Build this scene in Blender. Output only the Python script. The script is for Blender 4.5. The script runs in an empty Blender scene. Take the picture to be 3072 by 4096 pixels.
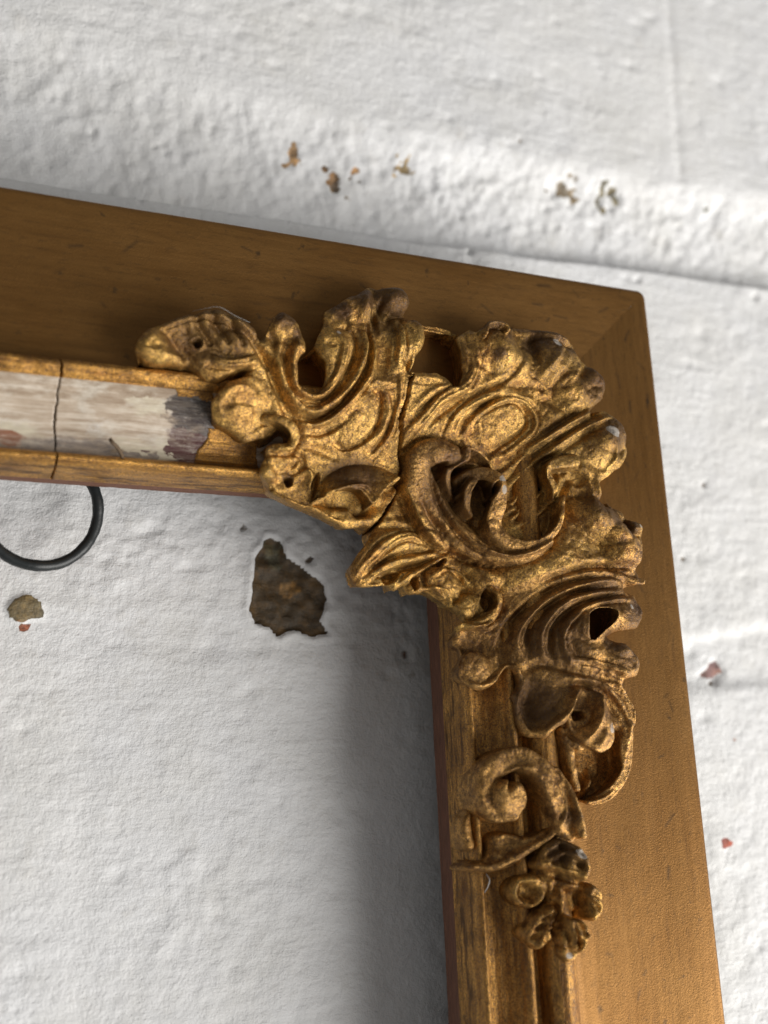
import bpy, math
import numpy as np
from mathutils import Matrix, Vector

# ------------------------------------------------------------------ camera, world, light
# All geometry is laid out in millimetres in the picture frame's own axes:
# x right along the top rail, y up along the side rail, z out of the wall,
# origin at the inner (sight) corner of the frame.  V() turns that into metres.
sc = bpy.context.scene
CTR_Z = 1500.0
def V(x, y, z):
    return (x * .001, -z * .001, (y + CTR_Z) * .001)

_w = np.array([-0.26278, -0.39715, 0.00972]); _t = np.linalg.norm(_w); _k = _w / _t
_K = np.array([[0, -_k[2], _k[1]], [_k[2], 0, -_k[0]], [-_k[1], _k[0], 0]])
ROT = (np.eye(3) + np.sin(_t) * _K + (1 - np.cos(_t)) * _K @ _K) @ np.diag([1., -1, -1])
CAM = np.array([-84.09, -51.76, 173.76]); FOC = 4428.85

cd = bpy.data.cameras.new('camera'); cam = bpy.data.objects.new('camera', cd)
sc.collection.objects.link(cam); sc.camera = cam
cd.sensor_fit = 'VERTICAL'; cd.sensor_height = 36; cd.lens = FOC / 4096 * 36
cd.clip_start = .005; cd.clip_end = 20
def d2w(v): return Vector((v[0], -v[2], v[1]))
cr, cu, cf = d2w(ROT[0]), -d2w(ROT[1]), d2w(ROT[2])
M = Matrix((cr, cu, -cf)).transposed().to_4x4(); M.translation = Vector(V(*CAM)); cam.matrix_world = M
cd.dof.use_dof = True; cd.dof.focus_distance = .189; cd.dof.aperture_fstop = 11

wd = bpy.data.worlds.new('World'); sc.world = wd; wd.use_nodes = True
bg = wd.node_tree.nodes['Background']; bg.inputs[0].default_value = (1, .98, .96, 1); bg.inputs[1].default_value = .19

def area(name, pos, target, size, power, col):
    l = bpy.data.lights.new(name, 'AREA'); l.shape = 'RECTANGLE'; l.size, l.size_y = size; l.energy = power; l.color = col
    o = bpy.data.objects.new(name, l); sc.collection.objects.link(o)
    o.location = V(*pos); d = Vector(V(*target)) - Vector(V(*pos))
    o.rotation_euler = d.to_track_quat('-Z', 'Y').to_euler()
area('window_light', (770, -620, 570), (0, 0, 0), (1.1, .8), 24., (1, .97, .93))
sc.view_settings.view_transform = 'Standard'; sc.view_settings.look = 'None'; sc.view_settings.exposure = 0

# ------------------------------------------------------------------ helpers
COL = sc.collection
def tag(o, label=None, cat=None, group=None, kind=None):
    for k, v in (('label', label), ('category', cat), ('group', group), ('kind', kind)):
        if v: o[k] = v
    return o
def empty(name, loc, label, cat):
    o = bpy.data.objects.new(name, None); COL.objects.link(o); o.location = V(*loc); o.empty_display_size = .01
    return tag(o, label, cat)
def noise(x, y, s, seed=0):
    """smooth value noise, cell size s, range about -1..1"""
    rng = np.random.RandomState(seed); T = rng.rand(256, 256) * 2 - 1
    X = x / s + 1000.3; Y = y / s + 1000.7
    xi = np.floor(X).astype(int); yi = np.floor(Y).astype(int); fx = X - xi; fy = Y - yi
    fx = fx * fx * (3 - 2 * fx); fy = fy * fy * (3 - 2 * fy)
    a = T[xi % 256, yi % 256]; b = T[(xi + 1) % 256, yi % 256]; c = T[xi % 256, (yi + 1) % 256]; d = T[(xi + 1) % 256, (yi + 1) % 256]
    return (a * (1 - fx) + b * fx) * (1 - fy) + (c * (1 - fx) + d * fx) * fy
def fbm(x, y, s, seed=0, n=4):
    r = 0; a = 1; t = 0
    for i in range(n):
        r = r + a * noise(x * math.cos(i * .7) - y * math.sin(i * .7), x * math.sin(i * .7) + y * math.cos(i * .7), s, seed + i); t += a; a *= .55; s *= .5
    return r / t
def sstep(a, b, x):
    t = np.clip((x - a) / (b - a), 0, 1); return t * t * (3 - 2 * t)
def grid_mesh(name, X, Y, Z, fmask, mat, parent, attrs=None, col=None, flip=False):
    """X,Y,Z are (n,m) vertex arrays in mm; fmask is (n-1,m-1)"""
    n, m = X.shape
    idx = np.arange(n * m).reshape(n, m)
    F = np.stack([idx[:-1, :-1], idx[1:, :-1], idx[1:, 1:], idx[:-1, 1:]], -1)[fmask]
    if flip: F = F[:, ::-1]
    used = np.zeros(n * m, bool); used[F.ravel()] = True
    re = np.cumsum(used) - 1; F = re[F]
    P = np.stack([X.ravel() * .001, -Z.ravel() * .001, (Y.ravel() + CTR_Z) * .001], 1)[used]
    me = bpy.data.meshes.new(name); me.vertices.add(len(P)); me.vertices.foreach_set('co', P.ravel().astype(np.float32))
    me.loops.add(F.size); me.loops.foreach_set('vertex_index', F.ravel().astype(np.int32))
    me.polygons.add(len(F)); me.polygons.foreach_set('loop_start', (np.arange(len(F)) * 4).astype(np.int32))
    me.polygons.foreach_set('loop_total', np.full(len(F), 4, np.int32))
    me.polygons.foreach_set('use_smooth', np.ones(len(F), bool))
    for k, a in (attrs or {}).items():
        at = me.attributes.new(k, 'FLOAT', 'POINT'); at.data.foreach_set('value', a.ravel()[used].astype(np.float32))
    if col is not None:
        at = me.color_attributes.new('stain_tone', 'FLOAT_COLOR', 'POINT'); at.data.foreach_set('color', col.reshape(-1, 4)[used].ravel().astype(np.float32))
    me.update(); me.validate(); me.materials.append(mat)
    o = bpy.data.objects.new(name, me); COL.objects.link(o)
    if parent: setpar(o, parent)
    return o
def setpar(o, parent):
    o.parent = parent; o.matrix_parent_inverse = Matrix.Translation(parent.location).inverted() if parent.parent is None else parent.matrix_world.inverted()

# ------------------------------------------------------------------ materials
def mat(name):
    m = bpy.data.materials.new(name); m.use_nodes = True; nt = m.node_tree
    return m, nt, nt.nodes['Principled BSDF']
def N(nt, t, **kw):
    n = nt.nodes.new(t)
    for k, v in kw.items():
        if k[0] == 'i' and k[1:].isdigit(): n.inputs[int(k[1:])].default_value = v
        else: setattr(n, k, v)
    return n
def coord(nt, scale=(1, 1, 1), rot=(0, 0, 0)):
    tc = N(nt, 'ShaderNodeNewGeometry'); mp = N(nt, 'ShaderNodeMapping'); nt.links.new(tc.outputs['Position'], mp.inputs[0])
    mp.inputs['Scale'].default_value = scale; mp.inputs['Rotation'].default_value = rot; return mp.outputs[0]
def nz(nt, vec, scale, detail=4, rough=.6):
    n = N(nt, 'ShaderNodeTexNoise'); n.inputs['Scale'].default_value = scale; n.inputs['Detail'].default_value = detail
    n.inputs['Roughness'].default_value = rough; nt.links.new(vec, n.inputs['Vector']); return n.outputs[0]
def ramp(nt, fac, stops):
    r = N(nt, 'ShaderNodeValToRGB'); e = r.color_ramp.elements
    while len(e) < len(stops): e.new(.5)
    for el, (p, c) in zip(e, stops): el.position = p; el.color = (*c, 1) if len(c) == 3 else c
    nt.links.new(fac, r.inputs[0]); return r.outputs[0]
def mix(nt, fac, a, b, mode='MIX'):
    m = N(nt, 'ShaderNodeMix', data_type='RGBA', blend_type=mode)
    for s, i in ((fac, 0), (a, 6), (b, 7)):
        if isinstance(s, (int, float)): m.inputs[i].default_value = s
        elif isinstance(s, tuple): m.inputs[i].default_value = (*s, 1)
        else: nt.links.new(s, m.inputs[i])
    return m.outputs[2]
def math_(nt, op, a, b=0.):
    m = N(nt, 'ShaderNodeMath', operation=op)
    for i, s in enumerate((a, b)):
        if isinstance(s, (int, float)): m.inputs[i].default_value = s
        else: nt.links.new(s, m.inputs[i])
    return m.outputs[0]
def bump(nt, bs, hs):
    prev = None
    for h, st, dist in hs:
        b = N(nt, 'ShaderNodeBump'); b.inputs['Strength'].default_value = st; b.inputs['Distance'].default_value = dist
        nt.links.new(h, b.inputs['Height'])
        if prev: nt.links.new(prev, b.inputs['Normal'])
        prev = b.outputs[0]
    nt.links.new(prev, bs.inputs['Normal'])
def attr(nt, name, out='Fac'):
    a = N(nt, 'ShaderNodeAttribute', attribute_name=name); return a.outputs[out]

def gold_mat(name, bright, worn, metallic, rough, grain=1.0, dirt_shade=True, base_dark=(.060, .027, .009), st=(1, 1, 1)):
    m, nt, bs = mat(name)
    v = coord(nt)
    fine = nz(nt, v, 3900 * grain, 3, .75); mid = nz(nt, coord(nt, st), 800, 5, .68); big = nz(nt, v, 120, 4, .6)
    s1 = ramp(nt, fine, [(.36, (0, 0, 0)), (.54, (1, 1, 1))])
    s2 = ramp(nt, mid, [(.42, (0, 0, 0)), (.66, (1, 1, 1))])
    s3 = ramp(nt, big, [(.35, (0, 0, 0)), (.7, (1, 1, 1))]); pat = ramp(nt, nz(nt, v, 230, 5, .72), [(.50, (0, 0, 0)), (.72, (.6, .6, .6))])
    c = mix(nt, s2, worn, bright); c = mix(nt, math_(nt, 'MULTIPLY', s3, .5), c, tuple(min(1, x * 1.25) for x in bright))
    c = mix(nt, math_(nt, 'SUBTRACT', .85, math_(nt, 'MULTIPLY', s1, .85)), c, base_dark)
    sp = ramp(nt, nz(nt, v, 2100 * grain, 4, .85), [(.36, (0, 0, 0)), (.50, (1, 1, 1))])
    c = mix(nt, math_(nt, 'SUBTRACT', .72, math_(nt, 'MULTIPLY', sp, .72)), c, base_dark)
    met = math_(nt, 'MULTIPLY', s1, metallic)
    c = mix(nt, pat, c, (.085, .042, .016))
    rr_ = math_(nt, 'ADD', rough, math_(nt, 'MULTIPLY', mid, .20))
    if dirt_shade:
        d = math_(nt, 'MULTIPLY', attr(nt, 'dirt_shade'), math_(nt, 'ADD', .45, math_(nt, 'MULTIPLY', mid, 1.1)))
        d = ramp(nt, d, [(.22, (0, 0, 0)), (.95, (.86, .86, .86))])
        c = mix(nt, d, c, (.070, .033, .013)); met = math_(nt, 'MULTIPLY', met, math_(nt, 'SUBTRACT', 1., math_(nt, 'MULTIPLY', d, .12)))
        w = math_(nt, 'MULTIPLY', attr(nt, 'chip'), math_(nt, 'ADD', .55, mid)); rr_ = math_(nt, 'ADD', rr_, math_(nt, 'MULTIPLY', d, .06)); w = ramp(nt, w, [(.5, (0, 0, 0)), (.62, (1, 1, 1))])
        c = mix(nt, math_(nt, 'MULTIPLY', w, .75), c, (.40, .37, .33)); met = math_(nt, 'MULTIPLY', met, math_(nt, 'SUBTRACT', 1., w))
    nt.links.new(c, bs.inputs['Base Color']); nt.links.new(met, bs.inputs['Metallic'])
    nt.links.new(rr_, bs.inputs['Roughness'])
    bump(nt, bs, [(fine, .75, .00013), (mid, .65, .0005)])
    return m
M_ORN = gold_mat('gilt_composition', (.95, .53, .145), (.25, .11, .026), .9, .31)
M_GILT = gold_mat('gilt_moulding_top', (.82, .44, .105), (.28, .125, .03), .88, .30, st=(.12, 1, 1))
M_GILV = gold_mat('gilt_moulding_side', (.78, .42, .11), (.26, .12, .032), .88, .30, st=(1, 1, .12))
M_SCROLL = gold_mat('dull_bronze_composition', (.82, .46, .14), (.19, .088, .025), .88, .325)

def board_mat(name, horiz):
    m, nt, bs = mat(name)
    sc_ = (1, 1, 14) if horiz else (14, 14, 1)
    v = coord(nt, sc_); p = coord(nt)
    g = nz(nt, v, 60, 6, .62); g2 = nz(nt, v, 240, 4, .6); blotch = nz(nt, p, 45, 4, .55); fine = nz(nt, p, 3800, 2, .6)
    speck = nz(nt, p, 420, 3, .5)
    a = ramp(nt, g, [(.3, (.20, .092, .022)), (.52, (.26, .125, .032)), (.72, (.32, .16, .044))])
    a = mix(nt, math_(nt, 'MULTIPLY', g2, .5), a, (.22, .105, .026))
    a = mix(nt, ramp(nt, blotch, [(.4, (0, 0, 0)), (.75, (.6, .6, .6))]), a, (.34, .18, .055))
    a = mix(nt, ramp(nt, speck, [(.68, (0, 0, 0)), (.74, (.8, .8, .8))]), a, (.10, .06, .028))
    a = mix(nt, math_(nt, 'MULTIPLY', fine, .5), a, (.14, .07, .022)); a = mix(nt, ramp(nt, nz(nt, coord(nt, (1, 1, 4) if horiz else (4, 4, 1)), 500, 5, .75), [(.54, (0, 0, 0)), (.66, (.5, .5, .5))]), a, (.12, .065, .024))
    sl = nz(nt, coord(nt, (3, 3, 30) if horiz else (30, 30, 3)), 40, 3, .5)
    a = mix(nt, ramp(nt, sl, [(.58, (0, 0, 0)), (.72, (.4, .4, .4))]), a, (.13, .065, .022))
    e = attr(nt, 'edge'); a = mix(nt, e, a, (.028, .024, .02))
    nt.links.new(a, bs.inputs['Base Color']); bs.inputs['Metallic'].default_value = .78
    nt.links.new(math_(nt, 'ADD', .34, math_(nt, 'MULTIPLY', g2, .2)), bs.inputs['Roughness'])
    bump(nt, bs, [(g, .10, .0003), (fine, .45, .0001), (speck, .08, .0003)])
    return m
M_BH = board_mat('bronzed_board_top', True); M_BV = board_mat('bronzed_board_side', False)

def red_mat():
    m, nt, bs = mat('red_bole_wood'); v = coord(nt, (8, 8, 1)); g = nz(nt, v, 300, 5)
    nt.links.new(ramp(nt, g, [(.3, (.085, .032, .016)), (.7, (.19, .075, .038))]), bs.inputs['Base Color'])
    bs.inputs['Roughness'].default_value = .7; bump(nt, bs, [(g, .4, .0003)]); return m
M_RED = red_mat()

def gesso_mat():
    m, nt, bs = mat('bare_gesso')
    v = coord(nt, (1, 1, 12)); p = coord(nt)
    g = nz(nt, v, 110, 5, .6); fl = nz(nt, coord(nt, (.45, 1, 1)), 1500, 5, .75); pt = nz(nt, coord(nt, (1, 1, 2.2)), 170, 4, .6)
    c = ramp(nt, g, [(.3, (.28, .205, .14)), (.5, (.44, .355, .27)), (.7, (.62, .55, .46))])
    c = mix(nt, ramp(nt, pt, [(.52, (0, 0, 0)), (.66, (.8, .8, .8))]), c, (.60, .55, .47))
    s = attr(nt, 'stain_tone', 'Color'); sa = attr(nt, 'stain_tone', 'Alpha')
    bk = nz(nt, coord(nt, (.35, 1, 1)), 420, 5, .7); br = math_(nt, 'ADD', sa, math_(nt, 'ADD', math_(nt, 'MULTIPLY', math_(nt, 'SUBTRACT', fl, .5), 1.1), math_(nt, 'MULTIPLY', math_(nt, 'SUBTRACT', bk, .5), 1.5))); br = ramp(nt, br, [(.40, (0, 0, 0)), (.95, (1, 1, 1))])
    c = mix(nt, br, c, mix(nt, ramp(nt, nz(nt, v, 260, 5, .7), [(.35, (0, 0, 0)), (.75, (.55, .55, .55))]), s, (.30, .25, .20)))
    nt.links.new(c, bs.inputs['Base Color']); bs.inputs['Roughness'].default_value = .27
    bump(nt, bs, [(g, .35, .0004), (fl, .35, .00015)]); return m
M_GES = gesso_mat()

def wall_mat():
    m, nt, bs = mat('white_masonry_paint')
    p = coord(nt); st = coord(nt, (1, 1, 5))
    big = nz(nt, p, 14, 4); mid = nz(nt, p, 130, 6, .65); br = nz(nt, st, 170, 4, .6); fine = nz(nt, p, 700, 4, .7)
    c = ramp(nt, big, [(.35, (.80, .808, .82)), (.65, (.84, .84, .832))])
    c = mix(nt, ramp(nt, mid, [(.58, (0, 0, 0)), (.76, (.4, .4, .4))]), c, (.56, .53, .47))
    c = mix(nt, ramp(nt, nz(nt, p, 42, 6, .7), [(.45, (0, 0, 0)), (.75, (.5, .5, .5))]), c, (.66, .65, .61))
    s = attr(nt, 'stain_tone', 'Color'); sa = attr(nt, 'stain_tone', 'Alpha')
    k = math_(nt, 'MULTIPLY', sa, math_(nt, 'ADD', .5, math_(nt, 'MULTIPLY', mid, 1.)))
    k = ramp(nt, k, [(.36, (0, 0, 0)), (.56, (1, 1, 1))])
    s = mix(nt, ramp(nt, fine, [(.3, (.8, .8, .8)), (.7, (0, 0, 0))]), s, (.035, .028, .018))
    s = mix(nt, ramp(nt, nz(nt, p, 300, 5, .7), [(.48, (0, 0, 0)), (.62, (.6, .6, .6))]), s, mix(nt, 1., (1.9, 1.6, 1.1), s, 'MULTIPLY'))
    c = mix(nt, k, c, s)
    nt.links.new(c, bs.inputs['Base Color']); bs.inputs['Roughness'].default_value = .62
    bump(nt, bs, [(br, .3, .0005), (fine, .7, .00045), (nz(nt, p, 1700, 3, .7), .5, .00018), (mid, .35, .0009)]); return m
M_WALL = wall_mat()

def plain(name, c, r, met=0, b=None):
    m, nt, bs = mat(name); g = nz(nt, coord(nt), 900, 4)
    nt.links.new(mix(nt, g, tuple(x * .7 for x in c), tuple(min(1, x * 1.3) for x in c)), bs.inputs['Base Color'])
    bs.inputs['Roughness'].default_value = r; bs.inputs['Metallic'].default_value = met
    bump(nt, bs, [(g, .3, b or .0002)]); return m
M_BLACK = plain('black_rubber', (.014, .017, .018), .42)
M_DARK = plain('dark_wood_core', (.02, .013, .008), .9)
M_HAIR = plain('pale_cobweb', (.5, .5, .48), .6)
M_FIBRE = plain('brown_fibre', (.10, .065, .035), .8)

# ------------------------------------------------------------------ photo regions -> points on the frame
REG = {'A': (400, 1100, .48222), 'B': (1000, 1100, .48222), 'C': (1600, 1200, .62688), 'D': (1300, 1700, .60277),
       'E': (1700, 2200, .60277), 'F': (1700, 2900, .60277), 'G': (0, 1200, .66305), 'S': (0, 0, 1.)}
MM = 190 / FOC * 1.08
def Z0(x, y):
    u = np.maximum(x, y) + 0.0
    k = 3.0; h = np.clip(.5 + .5 * (x - y) / k, 0, 1); u = y * (1 - h) + x * h + k * h * (1 - h)
    return np.interp(u, [-25, -10, -3, 0, 5, 10, 16, 22, 28, 34], [6.5, 8.2, 8.6, 9.2, 11.2, 13.6, 16.0, 16.6, 15.8, 14.8])
def ray(px, py):
    return ROT.T @ np.array([(px - 1536) / FOC, (py - 2048) / FOC, 1.])
def un(px, py, z=None, dh=0.):
    d = ray(px, py); zz = 12. if z is None else z
    for _ in range(1 if z is not None else 14):
        t = (zz - CAM[2]) / d[2]; p = CAM + t * d
        if z is None: zz = .5 * zz + .5 * (float(Z0(p[0], p[1])) + dh)
    return p[0], p[1]
def P(reg, pts, dh=0.):
    ox, oy, s = REG[reg]; return [un(ox + p[0] * s, oy + p[1] * s, None, dh) for p in pts]
def Pz(reg, pts, z):
    ox, oy, s = REG[reg]; return [un(ox + p[0] * s, oy + p[1] * s, z) for p in pts]

# ------------------------------------------------------------------ relief engine
STEP = .2
gx = np.arange(-61, 39.01, STEP); gy = np.arange(-84, 38.01, STEP)
GX, GY = np.meshgrid(gx, gy, indexing='ij')
ZB = Z0(GX, GY)
NEG = -60.
def catmull(pts, n=6, closed=False):
    pts = np.array(pts, float)
    if len(pts) < 3: 
        t = np.linspace(0, 1, n + 1)[:, None]; return pts[0] * (1 - t) + pts[-1] * t
    if closed: Q = np.vstack([pts[-1], pts, pts[0], pts[1]])
    else: Q = np.vstack([2 * pts[0] - pts[1], pts, 2 * pts[-1] - pts[-2]])
    out = []
    for i in range(1, len(Q) - 2):
        a, b, c, d = Q[i - 1:i + 3]
        for t in np.arange(n) / n:
            out.append(.5 * ((2 * b) + (c - a) * t + (2 * a - 5 * b + 4 * c - d) * t * t + (3 * b - a - 3 * c + d) * t ** 3))
    if not closed: out.append(Q[-2])
    return np.array(out)
def window(x0, x1, y0, y1):
    i0 = max(0, int((x0 - gx[0]) / STEP)); i1 = min(len(gx), int((x1 - gx[0]) / STEP) + 2)
    j0 = max(0, int((y0 - gy[0]) / STEP)); j1 = min(len(gy), int((y1 - gy[0]) / STEP) + 2)
    return slice(i0, max(i0, i1)), slice(j0, max(j0, j1))
def segdist(X, Y, Q, vals=None):
    """distance to polyline Q and interpolated vals (k columns) at the nearest point"""
    D = np.full(X.shape, 1e9); Vv = None if vals is None else np.zeros(X.shape + (vals.shape[1],))
    for i in range(len(Q) - 1):
        a, b = Q[i], Q[i + 1]; ab = b - a; L = ab @ ab + 1e-12
        t = np.clip(((X - a[0]) * ab[0] + (Y - a[1]) * ab[1]) / L, 0, 1)
        d = np.hypot(X - a[0] - t * ab[0], Y - a[1] - t * ab[1]); m = d < D
        D[m] = d[m]
        if vals is not None: Vv[m] = (vals[i] * (1 - t[..., None]) + vals[i + 1] * t[..., None])[m]
    return D, Vv
def inside(X, Y, Q):
    r = np.zeros(X.shape, bool); n = len(Q)
    for i in range(n):
        x1, y1 = Q[i]; x2, y2 = Q[(i + 1) % n]
        if y1 == y2: continue
        c = ((y1 > Y) != (y2 > Y)) & (X < (x2 - x1) * (Y - y1) / (y2 - y1) + x1); r ^= c
    return r
def smax(a, b, k):
    h = np.clip(.5 + .5 * (a - b) / k, 0, 1); return b * (1 - h) + a * h + k * h * (1 - h)

class Relief:
    soft = 0
    def __init__(s): s.H = np.full(GX.shape, NEG)
    def body(s, poly, dh=0., re=2.2, drop=2.6, k=.4, smooth=True, lvl=None):
        Q = catmull(poly, 3, True) if smooth else np.array(poly)
        w = window(Q[:, 0].min() - 4, Q[:, 0].max() + 4, Q[:, 1].min() - 4, Q[:, 1].max() + 4)
        X, Y = GX[w], GY[w]; D, _ = segdist(X, Y, np.vstack([Q, Q[:1]])); ins = inside(X, Y, Q)
        q = np.clip(D / re, 0, 1)
        base = ZB[w] if lvl is None else lvl
        z = base + dh - drop * (1 - np.sqrt(np.clip(1 - (1 - q) ** 2, 0, 1)))
        z = np.where(ins, z, base + dh - drop - D * 9)
        s.H[w] = np.where(s.H[w] < -20, z, smax(s.H[w], z, k)) if k else np.maximum(s.H[w], z)
    def _st(s, reg, pts, r, dh):
        n = len(pts); xy = np.array(P(reg, pts, dh)); rr = np.array(r if hasattr(r, '__len__') else [r] * n, float) * REG[reg][2] * MM
        return xy, rr
    def line(s, reg, pts, r, amp, dh=0., taper=True, p=2., floor=True):
        """additive ridge (+) or groove (-) with a gaussian section"""
        xy, rr = s._st(reg, pts, r, dh); n = len(pts)
        if s.soft and not hasattr(amp, '__len__') and amp < 0 and rr.mean() > .3: amp = amp * s.soft
        am = np.array(amp if hasattr(amp, '__len__') else [amp] * n, float)
        if taper and not hasattr(amp, '__len__'):
            t = np.linspace(0, 1, n); am = am * np.clip(np.minimum(t, 1 - t) * 5 + .25, 0, 1)
        Q = catmull(np.hstack([xy, rr[:, None], am[:, None]]), 5); m = Q[:, 2].max() * 2.4
        w = window(Q[:, 0].min() - m, Q[:, 0].max() + m, Q[:, 1].min() - m, Q[:, 1].max() + m)
        D, vv = segdist(GX[w], GY[w], Q[:, :2], Q[:, 2:])
        g = vv[..., 1] * np.where(vv[..., 1] < 0, .8, .9) * np.exp(-(D / np.maximum(vv[..., 0], .05)) ** p)
        s.H[w] += g
        if n >= 4 and rr.mean() > .4 and np.mean(am) > .3:
            T_ = np.gradient(Q[:, :2], axis=0); T_ /= np.linalg.norm(T_, axis=1)[:, None] + 1e-9; Nn = np.stack([-T_[:, 1], T_[:, 0]], 1)
            for sd, of in ((1, .95), (-1, .8), (1, .1)):
                O = Q[:, :2] + Nn * Q[:, 2:3] * sd * of; O = O + Nn * .12 * np.sin(np.arange(len(O)) * .5 + sd * 2)[:, None]
                t = np.linspace(0, 1, len(O)); env = np.clip(np.minimum(t, 1 - t) * 4, 0, 1) * (.28 if of > .5 else .16)
                D2, v2 = segdist(GX[w], GY[w], O, env[:, None]); s.H[w] -= v2[..., 0] * np.exp(-(D2 / .26) ** 2)
    def tube(s, reg, pts, r, dh=0., k=.35, flat=1., fall=14):
        """raised round bar whose crest stands dh over the base surface"""
        n = len(pts); dd = dh if hasattr(dh, '__len__') else [dh] * n
        xy = np.array([P(reg, [p], d)[0] for p, d in zip(pts, dd)])
        rr = np.array(r if hasattr(r, '__len__') else [r] * n, float) * REG[reg][2] * MM
        zz = Z0(xy[:, 0], xy[:, 1]) + np.array(dd, float)
        Q = catmull(np.hstack([xy, rr[:, None], zz[:, None]]), 5); m = Q[:, 2].max() + 2
        w = window(Q[:, 0].min() - m, Q[:, 0].max() + m, Q[:, 1].min() - m, Q[:, 1].max() + m)
        D, vv = segdist(GX[w], GY[w], Q[:, :2], Q[:, 2:]); R = np.maximum(vv[..., 0], .15)
        q = D / R
        z = vv[..., 1] - R * flat * (1 - np.sqrt(np.clip(1 - q * q, 0, 1))) - np.maximum(D - R, 0) * fall
        s.H[w] = np.where(s.H[w] < -20, z, smax(s.H[w], z, k))
    def ramp(s, reg, top, lip, h, pw=1.1):
        A_ = catmull(P(reg, top), 4); B_ = catmull(P(reg, lip, h), 4); Q = np.vstack([A_, B_[::-1]])
        w = window(Q[:, 0].min() - 2, Q[:, 0].max() + 2, Q[:, 1].min() - 2, Q[:, 1].max() + 2); X, Y = GX[w], GY[w]
        da, _ = segdist(X, Y, A_); db, _ = segdist(X, Y, B_); ins = inside(X, Y, Q); t = da / (da + db + 1e-6)
        z = ZB[w] - .3 + h * (1 - (1 - t) ** 1.7) - .5 * np.exp(-(db / .35) ** 2)
        s.H[w] = np.where(ins, np.maximum(s.H[w], z), s.H[w])
    def blob(s, reg, x, y, rx, ry, ang, amp, dh=0.):
        (cx, cy), = P(reg, [(x, y)], dh); f = REG[reg][2] * MM; a = math.radians(ang); R = max(rx, ry) * f
        w = window(cx - R, cx + R, cy - R, cy + R); X = GX[w] - cx; Y = GY[w] - cy
        u = (X * math.cos(a) + Y * math.sin(a)) / (rx * f); v = (-X * math.sin(a) + Y * math.cos(a)) / (ry * f)
        s.H[w] += amp * np.clip(1 - u * u - v * v, 0, 1) ** 1.3
    def ball(s, reg, x, y, r, dh, k=.35, flat=1., rx=1., ang=0):
        (cx, cy), = P(reg, [(x, y)], dh); f = REG[reg][2] * MM; r *= f; a = math.radians(ang); m = r * max(1, rx) + 2
        w = window(cx - m, cx + m, cy - m, cy + m); X = GX[w] - cx; Y = GY[w] - cy
        u = (X * math.cos(a) + Y * math.sin(a)) / rx; v = (-X * math.sin(a) + Y * math.cos(a)); D = np.hypot(u, v)
        z = float(Z0(cx, cy)) + dh - r * flat * (1 - np.sqrt(np.clip(1 - (D / r) ** 2, 0, 1))) - np.maximum(D - r, 0) * 25
        s.H[w] = np.where(s.H[w] < -20, z, smax(s.H[w], z, k))
    def hole(s, reg, pts, depth, soft=.5, dh=0.):
        Q = catmull(P(reg, pts, dh), 4, True); w = window(Q[:, 0].min() - 3, Q[:, 0].max() + 3, Q[:, 1].min() - 3, Q[:, 1].max() + 3)
        D, _ = segdist(GX[w], GY[w], np.vstack([Q, Q[:1]])); ins = inside(GX[w], GY[w], Q)
        sd = np.where(ins, D, -D); s.H[w] -= depth * sstep(-soft * .3, soft, sd)

# ------------------------------------------------------------------ the moulding under everything
PR_R = np.array([(-.15, 0), (-.05, 2.2), (.0, 4.6), (.15, 6.2), (.35, 6.9), (.5, 7.6), (.75, 8.1), (1.1, 8.35), (1.5, 8.15), (1.75, 7.6), (1.85, 7.0), (2.2, 6.7),
                 (3.2, 6.9), (4.4, 7.7), (5.5, 8.9), (6.2, 9.8), (6.45, 10.6), (6.8, 11.2), (7.3, 11.4), (7.8, 11.2), (8.1, 10.6), (8.3, 9.4), (8.8, 9.0), (9.6, 9.1),
                 (9.85, 10.5), (10.2, 12.2), (10.9, 13.2), (12, 13.8), (13.2, 13.7), (14.2, 13.0), (14.9, 12.0), (15.3, 10.9)])
PR_T = np.array([(-.15, 0), (-.05, 2.6), (.0, 5.0), (.2, 6.6), (.45, 7.6), (.8, 8.2), (1.2, 8.3), (1.7, 7.9), (2.1, 7.2), (2.6, 6.6), (4, 6.4), (6, 6.9), (8, 8.0), (10, 9.5),
                 (11.6, 11.0), (12.4, 11.9), (13.0, 12.6), (13.6, 13.1), (14.3, 13.3), (14.9, 13.0), (15.25, 12.2), (15.4, 10.9)])
PR_B = np.array([(15.3, 10.95), (15.8, 10.2), (17, 9.9), (20, 9.75), (26, 10.0), (34, 10.6), (40, 11.15), (42.6, 11.25), (43.2, 11.05), (43.4, 10.6), (43.4, 8)])
def zbase(x, y):
    """height of the moulding under a point"""
    u = np.maximum(x, y); r = np.interp(u, np.r_[PR_R[:, 0], PR_B[1:, 0]], np.r_[PR_R[:, 1], PR_B[1:, 1]])
    t = np.interp(u, np.r_[PR_T[:, 0], PR_B[1:, 0]], np.r_[PR_T[:, 1], PR_B[1:, 1]])
    return np.where(u < -.15, Z0(x, y) - 3.4, np.where(x > y, r, t))
FLOOR = zbase(GX, GY)

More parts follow.
